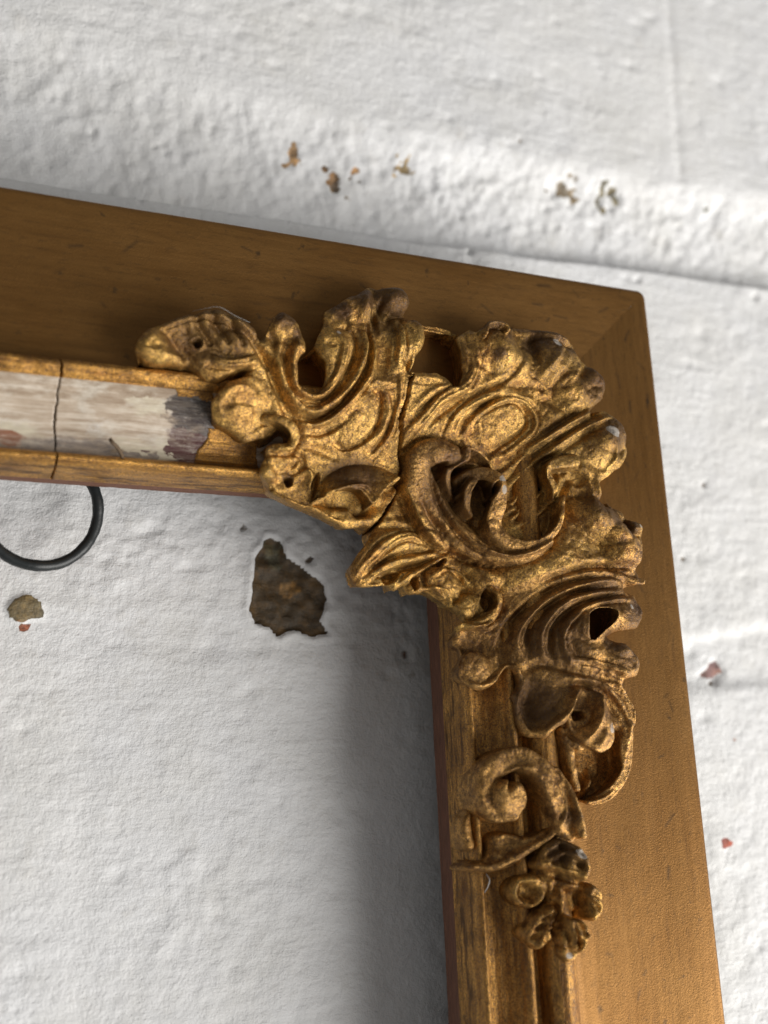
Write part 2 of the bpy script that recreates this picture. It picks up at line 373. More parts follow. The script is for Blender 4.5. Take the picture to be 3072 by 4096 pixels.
# ------------------------------------------------------------------ left acanthus leaf
L = Relief()
poly = P('A', [(255, 640), (290, 540), (380, 440), (500, 400), (640, 345), (780, 320), (900, 268), (1010, 270), (1100, 320), (1220, 370), (1290, 430), (1340, 510), (1385, 400), (1480, 305)]) \
     + P('B', [(350, 370), (410, 430), (460, 520), (478, 600), (470, 660), (430, 700), (415, 850), (440, 920), (510, 965), (560, 945), (605, 860), (608, 740), (555, 670), (525, 600), (545, 520), (575, 440), (600, 380),
               (610, 290), (700, 240), (780, 180), (850, 150), (940, 95), (1050, 83), (1150, 92), (1240, 110), (1285, 150), (1320, 220), (1335, 270), (1320, 340), (1380, 370), (1450, 430), (1465, 520), (1450, 600), (1410, 680), (1380, 740), (1355, 800)]) 
crackL = P('B', [(1320, 830), (1305, 950), (1290, 1050), (1250, 1150), (1235, 1250), (1245, 1330), (1225, 1450), (1240, 1580), (1250, 1620), (1210, 1720), (1215, 1800), (1170, 1880), (1120, 1960), (1040, 2074)]) + P('D', [(325, 665)])
low = P('D', [(260, 690), (180, 700), (100, 690)]) + P('B', [(560, 2030), (400, 1960), (280, 1900), (160, 1830), (128, 1775)]) \
    + P('A', [(1290, 1690), (1300, 1600), (1340, 1500), (1345, 1440), (1480, 1430), (1535, 1370), (1480, 1340), (1250, 1400), (1180, 1400), (1060, 1330), (940, 1270), (895, 1200), (890, 1100), (900, 1050), (960, 970), (1050, 890), (1190, 830), (1215, 785), (1150, 800), (1000, 870), (900, 895), (870, 880), (800, 800), (740, 740), (700, 780), (560, 795), (430, 785), (330, 755), (270, 700)])
sh = lambda q, d: [(x + d, y) for x, y in q]
L.body(poly + sh(crackL, 2.6) + low, 0, 1.9, 2.4)
# main axis groove and the arcs that sweep round the eye
L.blob('A', 1120, 1040, 270, 240, 20, 1.9); L.blob('A', 1400, 900, 330, 170, 70, -.3)
L.line('B', [(60, 600), (130, 690), (200, 820), (255, 960), (300, 1100), (360, 1200), (430, 1320)], 38, -1.3)
L.line('A', [(930, 1110), (1050, 1080), (1200, 1085), (1350, 1100)], 22, -.3); L.line('A', [(960, 1010), (1100, 960), (1250, 960)], 20, .25)
L.line('A', [(960, 1180), (1100, 1160), (1260, 1180)], 25, .3)
L.line('B', [(250, 560), (225, 700), (260, 850), (310, 980), (400, 1090), (520, 1140), (650, 1090), (770, 980), (870, 850), (930, 710), (955, 590), (945, 450)], 34, .95)
L.line('B', [(300, 660), (300, 800), (350, 930), (430, 1020), (550, 1050), (670, 990), (770, 870), (850, 730), (880, 600), (860, 500), (800, 440)], 20, -.75)
L.line('B', [(380, 560), (365, 680), (365, 850), (420, 970), (530, 1010), (630, 970), (710, 860), (760, 740), (770, 600), (690, 500)], 42, 1.0)
L.line('B', [(310, 1080), (400, 1170), (520, 1195), (660, 1150), (800, 1030), (910, 880), (980, 740), (1000, 600), (985, 480), (960, 350)], 18, -.8)
L.line('B', [(330, 1150), (420, 1240), (530, 1255), (680, 1190), (820, 1070), (930, 930), (1010, 800), (1030, 640), (1015, 500)], 26, .7)
L.line('B', [(430, 1300), (560, 1320), (700, 1270), (820, 1180)], 22, -.5)
L.blob('B', 720, 600, 150, 220, -15, 1.0)
# oval cabochon
L.soft = .65
L.blob('B', 890, 1220, 230, 250, 30, 1.1)
L.line('B', [(1010, 930), (1080, 990), (1085, 1110), (1055, 1230), (990, 1330), (890, 1410), (780, 1440), (700, 1390)], 17, -.95)
L.line('B', [(1110, 950), (1150, 1060), (1130, 1200), (1070, 1330), (960, 1430)], 24, .4)
L.line('B', [(1190, 1000), (1195, 1150), (1140, 1300), (1050, 1420), (960, 1500)], 14, -.5)
L.line('B', [(1240, 850), (1240, 1000), (1200, 1180), (1170, 1300), (1100, 1420)], 24, .6)
# upper lobes
L.soft = .8
L.line('B', [(1010, 240), (1030, 360), (1050, 470)], 26, -1.3); L.line('B', [(1060, 480), (1110, 600), (1110, 740), (1080, 870)], 62, -1.4)
L.line('B', [(960, 120), (940, 250), (960, 400)], 60, .9); L.line('B', [(1190, 350), (1225, 480), (1235, 620), (1240, 760)], 42, 1.0)
L.blob('B', 1190, 210, 170, 150, 0, 2.4); L.blob('B', 900, 250, 180, 150, 40, 1.2); L.blob('B', 1340, 520, 140, 210, -15, 1.7)
L.line('B', [(1260, 330), (1180, 350), (1120, 420)], 24, -.9); L.line('B', [(1100, 180), (1070, 290), (1100, 380)], 22, -.8)
L.line('B', [(1330, 660), (1320, 740), (1320, 800)], 22, -1.3); L.line('B', [(800, 380), (790, 440), (700, 440)], 30, -.8)
L.blob('B', 270, 400, 200, 150, 0, 1.6); L.line('B', [(150, 430), (200, 560), (230, 700)], 26, -.6); L.line('B', [(310, 560), (300, 660), (330, 760)], 24, -.7)
L.blob('B', 430, 620, 90, 110, 0, .8)
L.hole('B', [(510, 745), (560, 735), (590, 780), (560, 830), (520, 800)], 3)
# left dark leaf and its lit tip
L.line('A', [(640, 480), (800, 560), (1000, 640), (1200, 700)], 110, -.6)
L.line('A', [(430, 420), (640, 370), (900, 330), (1150, 400), (1330, 540)], 55, .8)
L.line('A', [(540, 500), (640, 600), (760, 700), (830, 790)], 45, -1.0)
for q in ([(720, 360), (760, 450), (850, 560)], [(850, 340), (900, 440), (1000, 560)], [(980, 330), (1040, 430), (1130, 560)], [(1120, 390), (1180, 480), (1230, 600)]): L.line('A', q, 34, .4, taper=False)
for q in ([(790, 350), (830, 440), (920, 560)], [(920, 320), (970, 430), (1060, 560)], [(1060, 350), (1110, 450), (1180, 580)]): L.line('A', q, 18, -.4, taper=False)
L.blob('A', 430, 640, 240, 170, -30, 1.9); L.line('A', [(370, 620), (480, 610), (600, 650)], 30, -.4)
L.line('A', [(900, 690), (1050, 740), (1200, 740), (1330, 690)], 50, 1.1); L.blob('A', 1100, 560, 130, 90, 0, .5); L.hole('A', [(770, 540), (830, 530), (850, 580), (800, 600)], 1.3)
L.line('A', [(1000, 420), (1180, 480), (1330, 620), (1420, 760)], 30, -.6)
# roll at the notch, bumps below
L.tube('B', [(130, 1170), (240, 1195), (330, 1250), (370, 1340), (330, 1410), (220, 1430), (140, 1450)], [30, 45, 50, 50, 45, 40, 30], [.6, 1.4, 1.9, 1.9, 1.5, .8, .2])
L.blob('B', 180, 1570, 170, 140, 20, 1.1); L.blob('B', 110, 1690, 110, 90, 0, 1.0)
L.line('B', [(330, 1470), (420, 1500), (440, 1580), (380, 1640), (280, 1660)], 24, -.6); L.line('B', [(130, 1640), (250, 1640), (360, 1580), (420, 1500)], 22, -.5)
L.hole('B', [(280, 1690), (340, 1680), (350, 1740), (300, 1760)], 1.2); L.line('B', [(400, 1640), (480, 1640), (520, 1720)], 22, .7)
L.line('B', [(400, 1440), (520, 1430), (640, 1480), (760, 1530)], 34, -.6)
# lower cupped leaf: long ramp rising to a bright lip
L.ramp('B', [(560, 1860), (572, 1740), (640, 1650), (760, 1580), (900, 1550), (1060, 1570), (1180, 1630), (1235, 1700)],
       [(560, 1860), (690, 1825), (800, 1792), (900, 1795), (950, 1840), (1005, 1915), (1075, 1885), (1125, 1805), (1235, 1700)], 3.0)
L.line('B', [(570, 1840), (690, 1810), (800, 1785), (900, 1780), (950, 1820), (1010, 1900), (1080, 1880), (1120, 1800), (1190, 1750)], 13, .5)
L.line('B', [(560, 1880), (700, 1900), (830, 1900), (900, 1970), (1000, 1960)], 38, -2.2)
L.hole('B', [(500, 1740), (560, 1640), (580, 1700), (550, 1820), (520, 1850)], 1.0)
L.line('B', [(140, 1790), (260, 1860), (400, 1920), (530, 1960), (650, 2030), (760, 2060)], 26, 1.1)

# ------------------------------------------------------------------ right half: shell fan, scroll, leaf spray, lower leaf
R_ = Relief()
crackR = P('B', [(1378, 790), (1338, 838), (1328, 950), (1309, 1060), (1272, 1160), (1258, 1250), (1268, 1330), (1252, 1430), (1262, 1570), (1272, 1620)]) + P('D', [(485, 400), (484, 450), (456, 512), (418, 565), (343, 672)])
poly = sh(crackR, -2.6) + P('D', [(300, 690), (280, 740), (200, 850), (160, 940), (170, 1030), (220, 1090), (330, 1088), (400, 1080), (460, 1120), (520, 1088), (560, 1140), (650, 1140), (760, 1200), (880, 1280), (835, 1330)]) \
     + P('E', [(165, 500), (180, 600), (200, 760), (220, 900), (280, 960), (380, 950), (470, 900), (500, 840), (560, 795), (600, 850), (590, 920), (540, 960), (560, 1010), (600, 1150), (660, 1250), (740, 1275), (820, 1260), (870, 1210), (930, 1290), (965, 1340), (1060, 1365), (1150, 1330), (1240, 1260), (1290, 1215),
               (1290, 1300), (1300, 1400), (1320, 1450), (1300, 1540), (1200, 1620), (1100, 1650), (1060, 1660), (1080, 1700), (1150, 1690), (1230, 1650), (1310, 1560), (1350, 1450), (1380, 1320), (1390, 1220), (1410, 1130), (1400, 1050), (1350, 960), (1330, 880), (1390, 860), (1420, 790), (1410, 720), (1370, 660), (1310, 600), (1240, 575),
               (1300, 560), (1400, 550), (1440, 500), (1462, 430), (1440, 360), (1400, 290), (1350, 255), (1400, 252), (1455, 210), (1440, 170)]) \
     + P('C', [(1540, 1700), (1550, 1640), (1555, 1560), (1568, 1480), (1540, 1430), (1480, 1400), (1440, 1350), (1380, 1310), (1320, 1275), (1300, 1290), (1290, 1200), (1300, 1160), (1380, 1110), (1430, 1060), (1465, 980), (1460, 900), (1430, 820), (1380, 750), (1320, 700), (1260, 695), (1240, 715), (1260, 680), (1310, 640), (1325, 580), (1300, 510), (1250, 450), (1170, 380), (1130, 320), (1110, 280), (1050, 225), (950, 195), (850, 172), (715, 165), (670, 150), (600, 118), (530, 125), (440, 170), (360, 225), (365, 275), (385, 330), (385, 400), (385, 470), (355, 530), (300, 480), (240, 452), (180, 448)])
R_.body(poly, 0, 1.9, 2.6)
# bowl of the curl at the lower right
R_.body(P('E', [(930, 1290), (1040, 1365), (1050, 1440), (1010, 1500), (990, 1580), (1050, 1660), (1200, 1640), (1320, 1500), (1310, 1215)]), -4.6, 1.5, .6, .3)
# --- shell fan
R_.soft = .65
R_.line('C', [(10, 900), (140, 770), (260, 640), (400, 570), (470, 460), (480, 340)], 40, 1.0)
R_.line('C', [(120, 860), (240, 740), (380, 640), (560, 560), (700, 490), (760, 400)], 20, -.8)
R_.line('C', [(60, 730), (160, 620), (260, 560), (380, 590)], 22, .4); R_.line('C', [(30, 820), (130, 700), (250, 600)], 14, -.5)
R_.line('C', [(290, 880), (345, 760), (450, 670), (570, 610), (680, 560)], 28, .8); R_.line('C', [(370, 860), (420, 760), (520, 680), (620, 630)], 16, -.6)
R_.line('C', [(400, 880), (450, 790), (540, 700), (660, 640), (780, 650), (850, 720), (860, 800), (810, 880), (700, 970), (570, 1030)], 24, .45)
R_.blob('C', 640, 790, 190, 150, 35, 1.0)
R_.line('C', [(720, 660), (790, 700), (810, 780), (760, 850), (660, 920), (570, 970)], 15, -.9)
R_.line('C', [(470, 830), (440, 880), (500, 930)], 18, -.5)
R_.blob('C', 600, 280, 190, 190, 0, 2.3); R_.blob('C', 690, 390, 140, 170, 20, 1.0); R_.blob('C', 800, 400, 90, 110, 0, .7)
R_.tube('C', [(550, 210), (560, 160), (610, 145), (670, 165), (690, 195)], 14, 2.6)
R_.line('C', [(870, 210), (850, 290), (860, 370), (830, 460)], 30, -1.6)
R_.blob('C', 990, 370, 190, 200, 0, 1.9); R_.blob('C', 960, 240, 130, 70, -20, .8); R_.line('C', [(800, 280), (900, 240), (1040, 300), (1110, 330)], 26, -1.1)
R_.line('C', [(900, 480), (960, 400), (1000, 330)], 22, .7); R_.line('C', [(1000, 520), (1060, 440), (1090, 380)], 20, -.7); R_.line('C', [(1080, 520), (1130, 450), (1160, 420)], 24, .6)
R_.blob('C', 1110, 590, 150, 130, 30, 1.6); R_.blob('C', 1240, 520, 110, 110, 0, 1.3); R_.blob('C', 1240, 630, 90, 70, 20, .8)
R_.line('C', [(720, 480), (780, 560), (880, 620), (1010, 650), (1150, 640)], 40, -.7)
R_.line('C', [(600, 560), (760, 540), (900, 560), (1000, 620)], 26, -.6)
R_.line('C', [(760, 980), (870, 900), (1000, 810), (1120, 720), (1200, 640)], 34, -1.3)
R_.line('C', [(790, 960), (930, 880), (1090, 780), (1200, 720)], 22, 1.2)
R_.line('C', [(860, 990), (1000, 900), (1120, 830), (1260, 740)], 26, -1.3)
R_.line('C', [(930, 960), (1060, 880), (1200, 800), (1330, 740)], 26, .9)
R_.line('C', [(950, 1010), (1080, 930), (1200, 850), (1300, 800)], 22, -.9)
R_.blob('C', 1340, 860, 160, 130, 30, 1.8); R_.blob('C', 1290, 960, 150, 130, 0, 1.6); R_.line('C', [(1340, 940), (1350, 1020), (1310, 1090)], 16, .6)
R_.line('C', [(700, 1180), (820, 1070), (930, 980), (1030, 930)], 26, 1.0); R_.line('C', [(640, 1130), (760, 1020), (870, 940)], 22, .6)
R_.line('C', [(730, 1230), (850, 1120), (950, 1030)], 22, -.9); R_.line('C', [(580, 1090), (700, 1050), (800, 970)], 20, -.6)
R_.tube('C', [(120, 185), (230, 200), (330, 228), (430, 255)], [26, 28, 28, 24], [-2.6, -2.6, -2.6, -2.4], .2)
# hollow behind the scroll
R_.soft = 0
R_.blob('C', 900, 1250, 330, 360, 20, -2.3)
R_.line('C', [(720, 1330), (830, 1290), (910, 1230), (960, 1150)], 24, .7); R_.line('C', [(740, 1430), (860, 1390), (950, 1310), (1000, 1220)], 26, .8)
R_.tube('C', [(1120, 1020), (1010, 1040), (950, 1070), (950, 1130), (985, 1200), (975, 1275)], [50, 42, 32, 30, 30, 22], [1.2, 1.2, 1.1, .8, .2, -.6])
R_.line('C', [(1090, 1130), (1060, 1250), (1010, 1400), (940, 1500)], 22, -1.0); R_.line('C', [(1040, 1120), (1030, 1260), (980, 1420), (900, 1520), (800, 1570)], 20, .9)
R_.blob('C', 1150, 1130, 70, 60, 0, -1.0); R_.blob('C', 1180, 1220, 60, 90, 0, -.8); R_.line('C', [(1250, 1150), (1270, 1220), (1290, 1280)], 22, .6)
# --- big lobe right of the bowl
R_.blob('C', 1270, 1400, 230, 130, -25, 2.4); R_.blob('C', 1430, 1590, 170, 170, 0, 2.4); R_.blob('C', 1240, 1560, 170, 180, 0, -.7)
R_.line('C', [(1440, 1340), (1450, 1440), (1480, 1500), (1540, 1510)], 20, -1.1); R_.blob('C', 1500, 1440, 70, 60, 0, 1.0)
R_.line('C', [(1120, 1700), (1250, 1690), (1400, 1700), (1540, 1720)], 26, -1.2); R_.tube('C', [(1300, 1740), (1400, 1755), (1480, 1785), (1540, 1800)], [16, 22, 26, 26], [.0, .3, .5, .5])
R_.blob('C', 900, 1700, 260, 120, 20, .7); R_.line('C', [(870, 1820), (1000, 1760), (1130, 1720), (1260, 1710)], 20, -.7)
# --- S scroll
R_.tube('D', [(920, 215), (850, 175), (750, 160), (665, 215), (655, 330), (700, 460), (790, 590), (900, 700), (1040, 790), (1200, 840), (1370, 835), (1490, 775)],
        [46, 72, 92, 105, 115, 122, 125, 118, 100, 80, 60, 36], [2.6, 3.1, 3.3, 3.2, 3.0, 2.8, 2.5, 2.2, 1.9, 1.6, 1.3, .9], .6, .8)
R_.tube('D', [(535, 300), (575, 400), (610, 500), (655, 610), (720, 710), (800, 790)], [38, 45, 45, 45, 48, 40], [1.8, 2.4, 2.6, 2.6, 2.2, 1.2], .5)
R_.line('D', [(690, 300), (690, 430), (720, 540), (790, 660), (880, 770), (1010, 850)], 24, -1.0)
R_.line('D', [(750, 560), (830, 690), (920, 780), (1040, 850), (1160, 885), (1290, 870), (1420, 820), (1500, 760)], 22, .9)
R_.line('D', [(640, 600), (720, 690), (800, 770)], 18, -.7)
R_.tube('D', [(945, 160), (935, 215), (880, 250), (820, 300), (815, 380), (850, 480)], [22, 28, 28, 26, 26, 18], [2.8, 3.0, 2.9, 2.5, 2.0, 1.2], .3)
R_.hole('D', [(850, 340), (890, 290), (960, 265), (1060, 290), (960, 310), (930, 350), (900, 450), (870, 480)], 3.0, .6)
R_.tube('D', [(960, 155), (1040, 200), (1085, 260), (1100, 300)], 12, [1.6, 1.4, 1.2, 1.0])
R_.tube('D', [(880, 370), (960, 330), (1060, 325), (1140, 360), (1165, 440), (1155, 530), (1130, 620), (1150, 700), (1220, 770), (1320, 800), (1430, 780), (1520, 710), (1560, 620), (1580, 480)],
        [30, 42, 55, 62, 62, 62, 62, 62, 55, 42, 34, 28, 22, 16], [1.8, 2.8, 3.6, 4.0, 4.1, 4.0, 3.7, 3.2, 2.6, 2.0, 1.4, 1.0, .7, .5], .35)
R_.tube('D', [(990, 370), (945, 440), (940, 530), (970, 600)], [28, 34, 30, 18], [3.4, 3.6, 3.0, 1.8], .3)
R_.hole('D', [(1040, 440), (1080, 420), (1060, 480), (1020, 540), (1010, 500)], 2.6, .8)
# --- leaf spray at the sight corner
R_.blob('D', 450, 800, 280, 170, 25, 1.1)
R_.line('D', [(720, 770), (540, 740), (400, 790), (290, 900), (210, 1000)], 40, .8)
R_.line('D', [(700, 830), (560, 850), (420, 890), (300, 960)], 16, -.7); R_.line('D', [(730, 850), (600, 890), (460, 920), (350, 970), (250, 1050)], 30, .7)
R_.line('D', [(740, 880), (620, 930), (500, 960), (380, 1010)], 18, -.8); R_.line('D', [(760, 890), (650, 950), (550, 1010), (480, 1090)], 28, .8)
R_.hole('D', [(370, 1010), (430, 980), (500, 980), (460, 1040), (400, 1060)], 1.2); R_.line('D', [(240, 1070), (330, 1075), (420, 1065)], 22, .7)
R_.line('D', [(300, 700), (430, 680), (560, 700), (640, 720)], 30, -.6)
R_.hole('D', [(700, 950), (760, 900), (800, 890), (760, 960)], 1.5); R_.hole('D', [(560, 1030), (610, 1010), (620, 1070), (590, 1100)], 1.3)
R_.ball('D', 820, 1050, 95, 1.7, .6, .7, 1.5, -35); R_.line('D', [(700, 1000), (790, 960), (900, 1000), (960, 1090)], 20, .6)
R_.blob('D', 1060, 1030, 110, 90, 0, 1.0); R_.line('D', [(900, 940), (1000, 960), (1080, 1000)], 24, .5); R_.line('D', [(870, 1130), (950, 1100), (1010, 1110)], 18, -.8)
R_.line('D', [(620, 1100), (720, 1090), (800, 1140), (860, 1220)], 24, .7); R_.line('D', [(680, 1040), (760, 1110), (820, 1150), (900, 1180)], 18, -.6)
R_.hole('D', [(1060, 1100), (1110, 1110), (1120, 1180), (1080, 1230), (1030, 1180)], 2.4, 1.0)
R_.ball('D', 970, 1200, 85, .9, .5, .7); R_.tube('D', [(1110, 1080), (1160, 1140), (1150, 1220), (1080, 1290), (980, 1330), (890, 1335)], [24, 30, 32, 30, 30, 24], [.9, 1.2, 1.2, 1.0, .8, .5], .3)
R_.blob('D', 1300, 980, 230, 120, 10, .6)
R_.line('C', [(900, 1100), (860, 1220), (790, 1330), (720, 1400)], 20, .7); R_.line('C', [(830, 1120), (790, 1220), (730, 1300)], 18, .6)
# --- lower leaf
R_.line('E', [(190, 500), (290, 520), (400, 515), (470, 470)], 28, .8); R_.blob('E', 330, 630, 170, 100, 0, -1.0)
R_.ball('E', 360, 800, 130, 2.2, .9, .75); R_.line('E', [(230, 900), (320, 920), (420, 890), (490, 830), (540, 775), (600, 800), (620, 880)], 24, 1.1)
R_.line('E', [(540, 860), (520, 660), (540, 560), (610, 450), (740, 330), (900, 240), (1080, 190), (1250, 160)], 30, -1.2)
R_.line('E', [(640, 720), (600, 620), (620, 520), (700, 410), (830, 310), (980, 240), (1130, 205), (1280, 200)], 28, .8)
R_.line('E', [(700, 700), (690, 580), (730, 470), (830, 370), (970, 290), (1130, 250), (1270, 240)], 20, -.9)
R_.line('E', [(790, 740), (760, 620), (780, 510), (850, 410), (970, 330), (1110, 290), (1260, 280)], 24, .8)
R_.line('E', [(860, 740), (840, 630), (860, 520), (930, 430), (1030, 360), (1160, 320)], 18, -.8)
R_.line('E', [(960, 740), (915, 640), (925, 530), (985, 440), (1090, 370), (1250, 330), (1370, 340)], 24, .7)
R_.line('E', [(1090, 740), (1000, 670), (960, 580)], 20, -.6); R_.line('E', [(960, 720), (1100, 740), (1240, 790), (1330, 850)], 26, .6); R_.line('E', [(1000, 620), (1120, 670), (1240, 700)], 60, .9)
R_.blob('E', 1300, 440, 190, 140, 10, 2.1); R_.blob('E', 1040, 500, 80, 90, 0, 1.0)
R_.hole('E', [(1075, 470), (1110, 410), (1180, 400), (1230, 430), (1200, 500), (1150, 550), (1100, 590), (1070, 540)], 7, .5)
R_.blob('E', 1320, 760, 170, 150, 0, 2.0); R_.blob('E', 1270, 640, 110, 70, -20, 1.0)
R_.line('E', [(640, 820), (760, 760), (900, 780), (1060, 820), (1200, 850), (1310, 880)], 28, -.7)
R_.line('E', [(930, 850), (1080, 860), (1200, 920), (1300, 1040), (1350, 1180), (1360, 1320)], 30, .9)
R_.line('E', [(900, 900), (1060, 900), (1160, 950), (1250, 1060), (1290, 1180)], 24, -.7)
R_.line('E', [(1220, 860), (1310, 930), (1380, 1060), (1395, 1180)], 22, .7)
R_.line('E', [(730, 880), (700, 1000), (690, 1130), (710, 1220)], 55, -1.3); R_.line('E', [(640, 860), (580, 970), (590, 1080), (640, 1190), (720, 1260)], 44, 1.1)
R_.line('E', [(1000, 950), (960, 1030), (910, 1100), (830, 1170), (740, 1255)], 34, 1.9); R_.blob('E', 850, 960, 170, 190, -30, .6)
R_.ball('E', 1150, 1120, 150, 2.6, .9, .8, 1.4, -70); R_.line('E', [(1030, 940), (1120, 960), (1200, 1040)], 40, .7)
R_.blob('E', 1030, 1080, 90, 190, -25, -2.8); R_.hole('E', [(950, 1080), (1040, 1070), (1040, 1110), (990, 1130)], 2.5, .5); R_.hole('E', [(885, 1180), (925, 1180), (930, 1230), (895, 1230)], 3, .4)
R_.line('E', [(1170, 1180), (1130, 1280), (1080, 1340)], 30, .7)
R_.tube('E', [(1330, 1080), (1345, 1200), (1345, 1320), (1335, 1430), (1290, 1540), (1200, 1630), (1100, 1675)], [52, 50, 44, 40, 40, 42, 36], [.2, .2, -.2, -.6, -1.0, -1.4, -2.0], .2)
R_.line('E', [(1180, 1470), (1150, 1560), (1110, 1630)], 22, 1.6); R_.line('E', [(1250, 1500), (1220, 1580)], 16, -.8)
# the long crack that splits the two halves
LP = catmull(crackL, 3); RP = .55 * catmull(crackR, 3) + .45 * catmull(crackL, 3) + np.array([[.30, 0]])
jag = np.random.RandomState(3)
LP[:, 0] += jag.uniform(-.12, .12, len(LP)); RP[:, 0] += jag.uniform(-.08, .14, len(RP))
yt = LP[0, 1]
inL = inside(GX, GY, np.vstack([LP, [(-17.5, -40), (-90, -40), (-90, 60), (60, 60), (60, yt)]]))
inR = inside(GX, GY, np.vstack([RP, [(-16, -8.1), (-90, -8.1), (-90, -90), (60, -90), (60, 60), (-10, 60), (-10.5, yt)]]))
L.H[~inL] = NEG; R_.H[~inR] = NEG
# broad valleys so the surface never lies flat
def boxb(A, n):
    for ax in (0, 1):
        c = np.cumsum(np.concatenate([np.zeros_like(np.take(A, [0], ax)), A], ax), ax); N_ = A.shape[ax]
        hi = np.minimum(np.arange(N_) + n + 1, N_); lo = np.maximum(np.arange(N_) - n, 0)
        A = (np.take(c, hi, ax) - np.take(c, lo, ax)) / (2 * n + 1)
    return A
def crisp(f, n, amt, lim=1.3):
    m = (f.H > 2).astype(float); a = f.H * m; b = m
    for _ in range(2): a = boxb(a, n); b = boxb(b, n)
    d = np.clip(f.H - a / np.maximum(b, 1e-3), -lim, lim); k = m > 0; f.H[k] += amt * d[k]
for f in (L, R_): crisp(f, 6, .4, .9); crisp(f, 2, .7, .5)
for f, rr in ((L, 3), (R_, 9)):
    m = f.H > 0
    f.H[m] += (.30 * fbm(GX, GY, 4.0, 11 + rr, 3) + .17 * fbm(GX, GY, 1.3, 21 + rr, 3) - .16 * np.clip(1 - np.abs(fbm(GX, GY, 3.0, 41 + rr, 3)) / .10, 0, 1))[m]

# ------------------------------------------------------------------ volute and flower on the side rail
S_ = Relief()
S_.body(P('F', [(930, 560), (840, 600), (760, 690), (640, 725), (520, 705), (430, 735), (410, 830), (370, 880), (280, 900), (230, 960), (320, 990), (430, 995), (540, 965), (640, 900), (760, 820), (900, 760), (1000, 740), (1000, 640)], -1.), -.2, 1.6, 2.6)
S_.tube('F', [(950, 720), (930, 600), (890, 480), (835, 360), (750, 270), (640, 220), (530, 250), (455, 330), (445, 450), (490, 550), (580, 570)], [70, 74, 76, 78, 78, 76, 78, 86, 94, 88, 66], [.4, 1.2, 1.9, 2.2, 2.3, 2.3, 2.2, 2.0, 1.9, 1.9, 2.0], .3)
S_.tube('F', [(435, 380), (470, 480), (560, 530)], [70, 96, 90], [1.6, 2.0, 2.3], .5, .7)
S_.ball('F', 590, 480, 104, 3.0, .7, .7)
S_.line('F', [(500, 430), (540, 375), (610, 345), (680, 375), (705, 450), (695, 530)], 15, -1.5)
S_.tube('F', [(860, 300), (940, 420), (990, 540), (1025, 650), (1045, 730)], [26, 36, 38, 36, 26], [.6, 1.1, 1.3, 1.1, .5], .25)
S_.line('F', [(860, 340), (900, 480), (900, 590), (860, 660)], 18, .6); S_.line('F', [(900, 420), (950, 560), (970, 680)], 16, -1.0)
S_.line('F', [(920, 640), (830, 720), (720, 800), (600, 870), (470, 930), (340, 950)], 34, 1.0)
S_.line('F', [(480, 340), (560, 290), (660, 285)], 12, .5); S_.line('F', [(510, 420), (560, 370), (630, 340), (700, 370)], 18, -.9)
S_.blob('F', 500, 790, 130, 60, -10, -.5)
# small roll beside the bead
S_.tube('F', [(285, 590), (280, 690), (290, 790)], [26, 40, 40], [-1.7, -1.0, -1.0], .3)
# outer step of the reeds behind the volute
S_.tube('F', [(910, 40), (950, 150), (975, 300), (1000, 420)], [30, 34, 30, 24], [-1.2, -1.1, -1.2, -1.4], .3)
# flower
FL = Relief()
def petal(pts, dh, re, drop, k=.25): FL.body(P('F', pts, dh), dh, re, drop, k)
petal([(760, 960), (800, 900), (900, 950), (1040, 1000), (1080, 1100), (1060, 1200), (990, 1290), (900, 1280), (840, 1190), (790, 1100), (700, 1020)], .1, 1.6, 1.6)
petal([(740, 940), (780, 850), (810, 785), (885, 745), (970, 765), (1050, 820), (1100, 920), (1112, 1010), (1050, 1062), (950, 1040), (860, 1000)], 1.6, 2.4, 2.6)
petal([(578, 1070), (620, 1010), (720, 985), (810, 1025), (845, 1110), (795, 1190), (700, 1225), (620, 1195), (575, 1130)], 1.2, 1.5, 2.4)
petal([(1070, 1040), (1140, 1060), (1198, 1140), (1192, 1255), (1145, 1312), (1085, 1290), (1055, 1180)], .6, 1.5, 2.4)
FL.blob('F', 700, 1115, 85, 66, -30, -1.6, .8); FL.blob('F', 1000, 1190, 95, 100, 0, -1.6); FL.blob('F', 990, 850, 100, 80, 0, 1.0); FL.blob('F', 1060, 960, 70, 70, 0, .9)
FL.line('F', [(860, 1030), (940, 1060), (1020, 1070)], 20, .8)
FL.body(P('F', [(820, 1200), (870, 1195), (868, 1330), (850, 1430), (750, 1500), (680, 1445), (640, 1380), (690, 1310), (730, 1260)], 1.2), 1.2, 1.3, 2.2, .25)
FL.body(P('F', [(890, 1270), (1000, 1260), (1090, 1330), (1095, 1430), (1050, 1520), (950, 1510), (885, 1420)], 1.2), 1.3, 1.3, 2.4, .25)
FL.line('F', [(855, 1210), (810, 1310), (750, 1400), (720, 1470)], 14, .7)
for a, b in (((830, 1260), (760, 1290)), ((820, 1310), (720, 1350)), ((790, 1350), (840, 1390)), ((760, 1390), (680, 1410)), ((760, 1420), (810, 1450))):
    FL.line('F', [a, ((a[0] + b[0]) / 2, (a[1] + b[1]) / 2 - 6), b], 11, -.55, taper=False)
for a, b in (((910, 1290), (960, 1470)), ((940, 1290), (1010, 1450)), ((985, 1290), (1060, 1400))):
    FL.line('F', [a, ((a[0] + b[0]) / 2 + 6, (a[1] + b[1]) / 2), b], 12, 1.0, taper=False); 
FL.line('F', [(900, 1330), (920, 1420), (940, 1490)], 12, -.7); FL.blob('F', 985, 1440, 30, 46, 0, -1.2); FL.blob('F', 1050, 1360, 30, 30, 0, -.8)
FL.line('F', [(870, 1180), (880, 1290), (870, 1400)], 16, -1.2); FL.ball('F', 960, 1500, 60, .5, .3, .8)
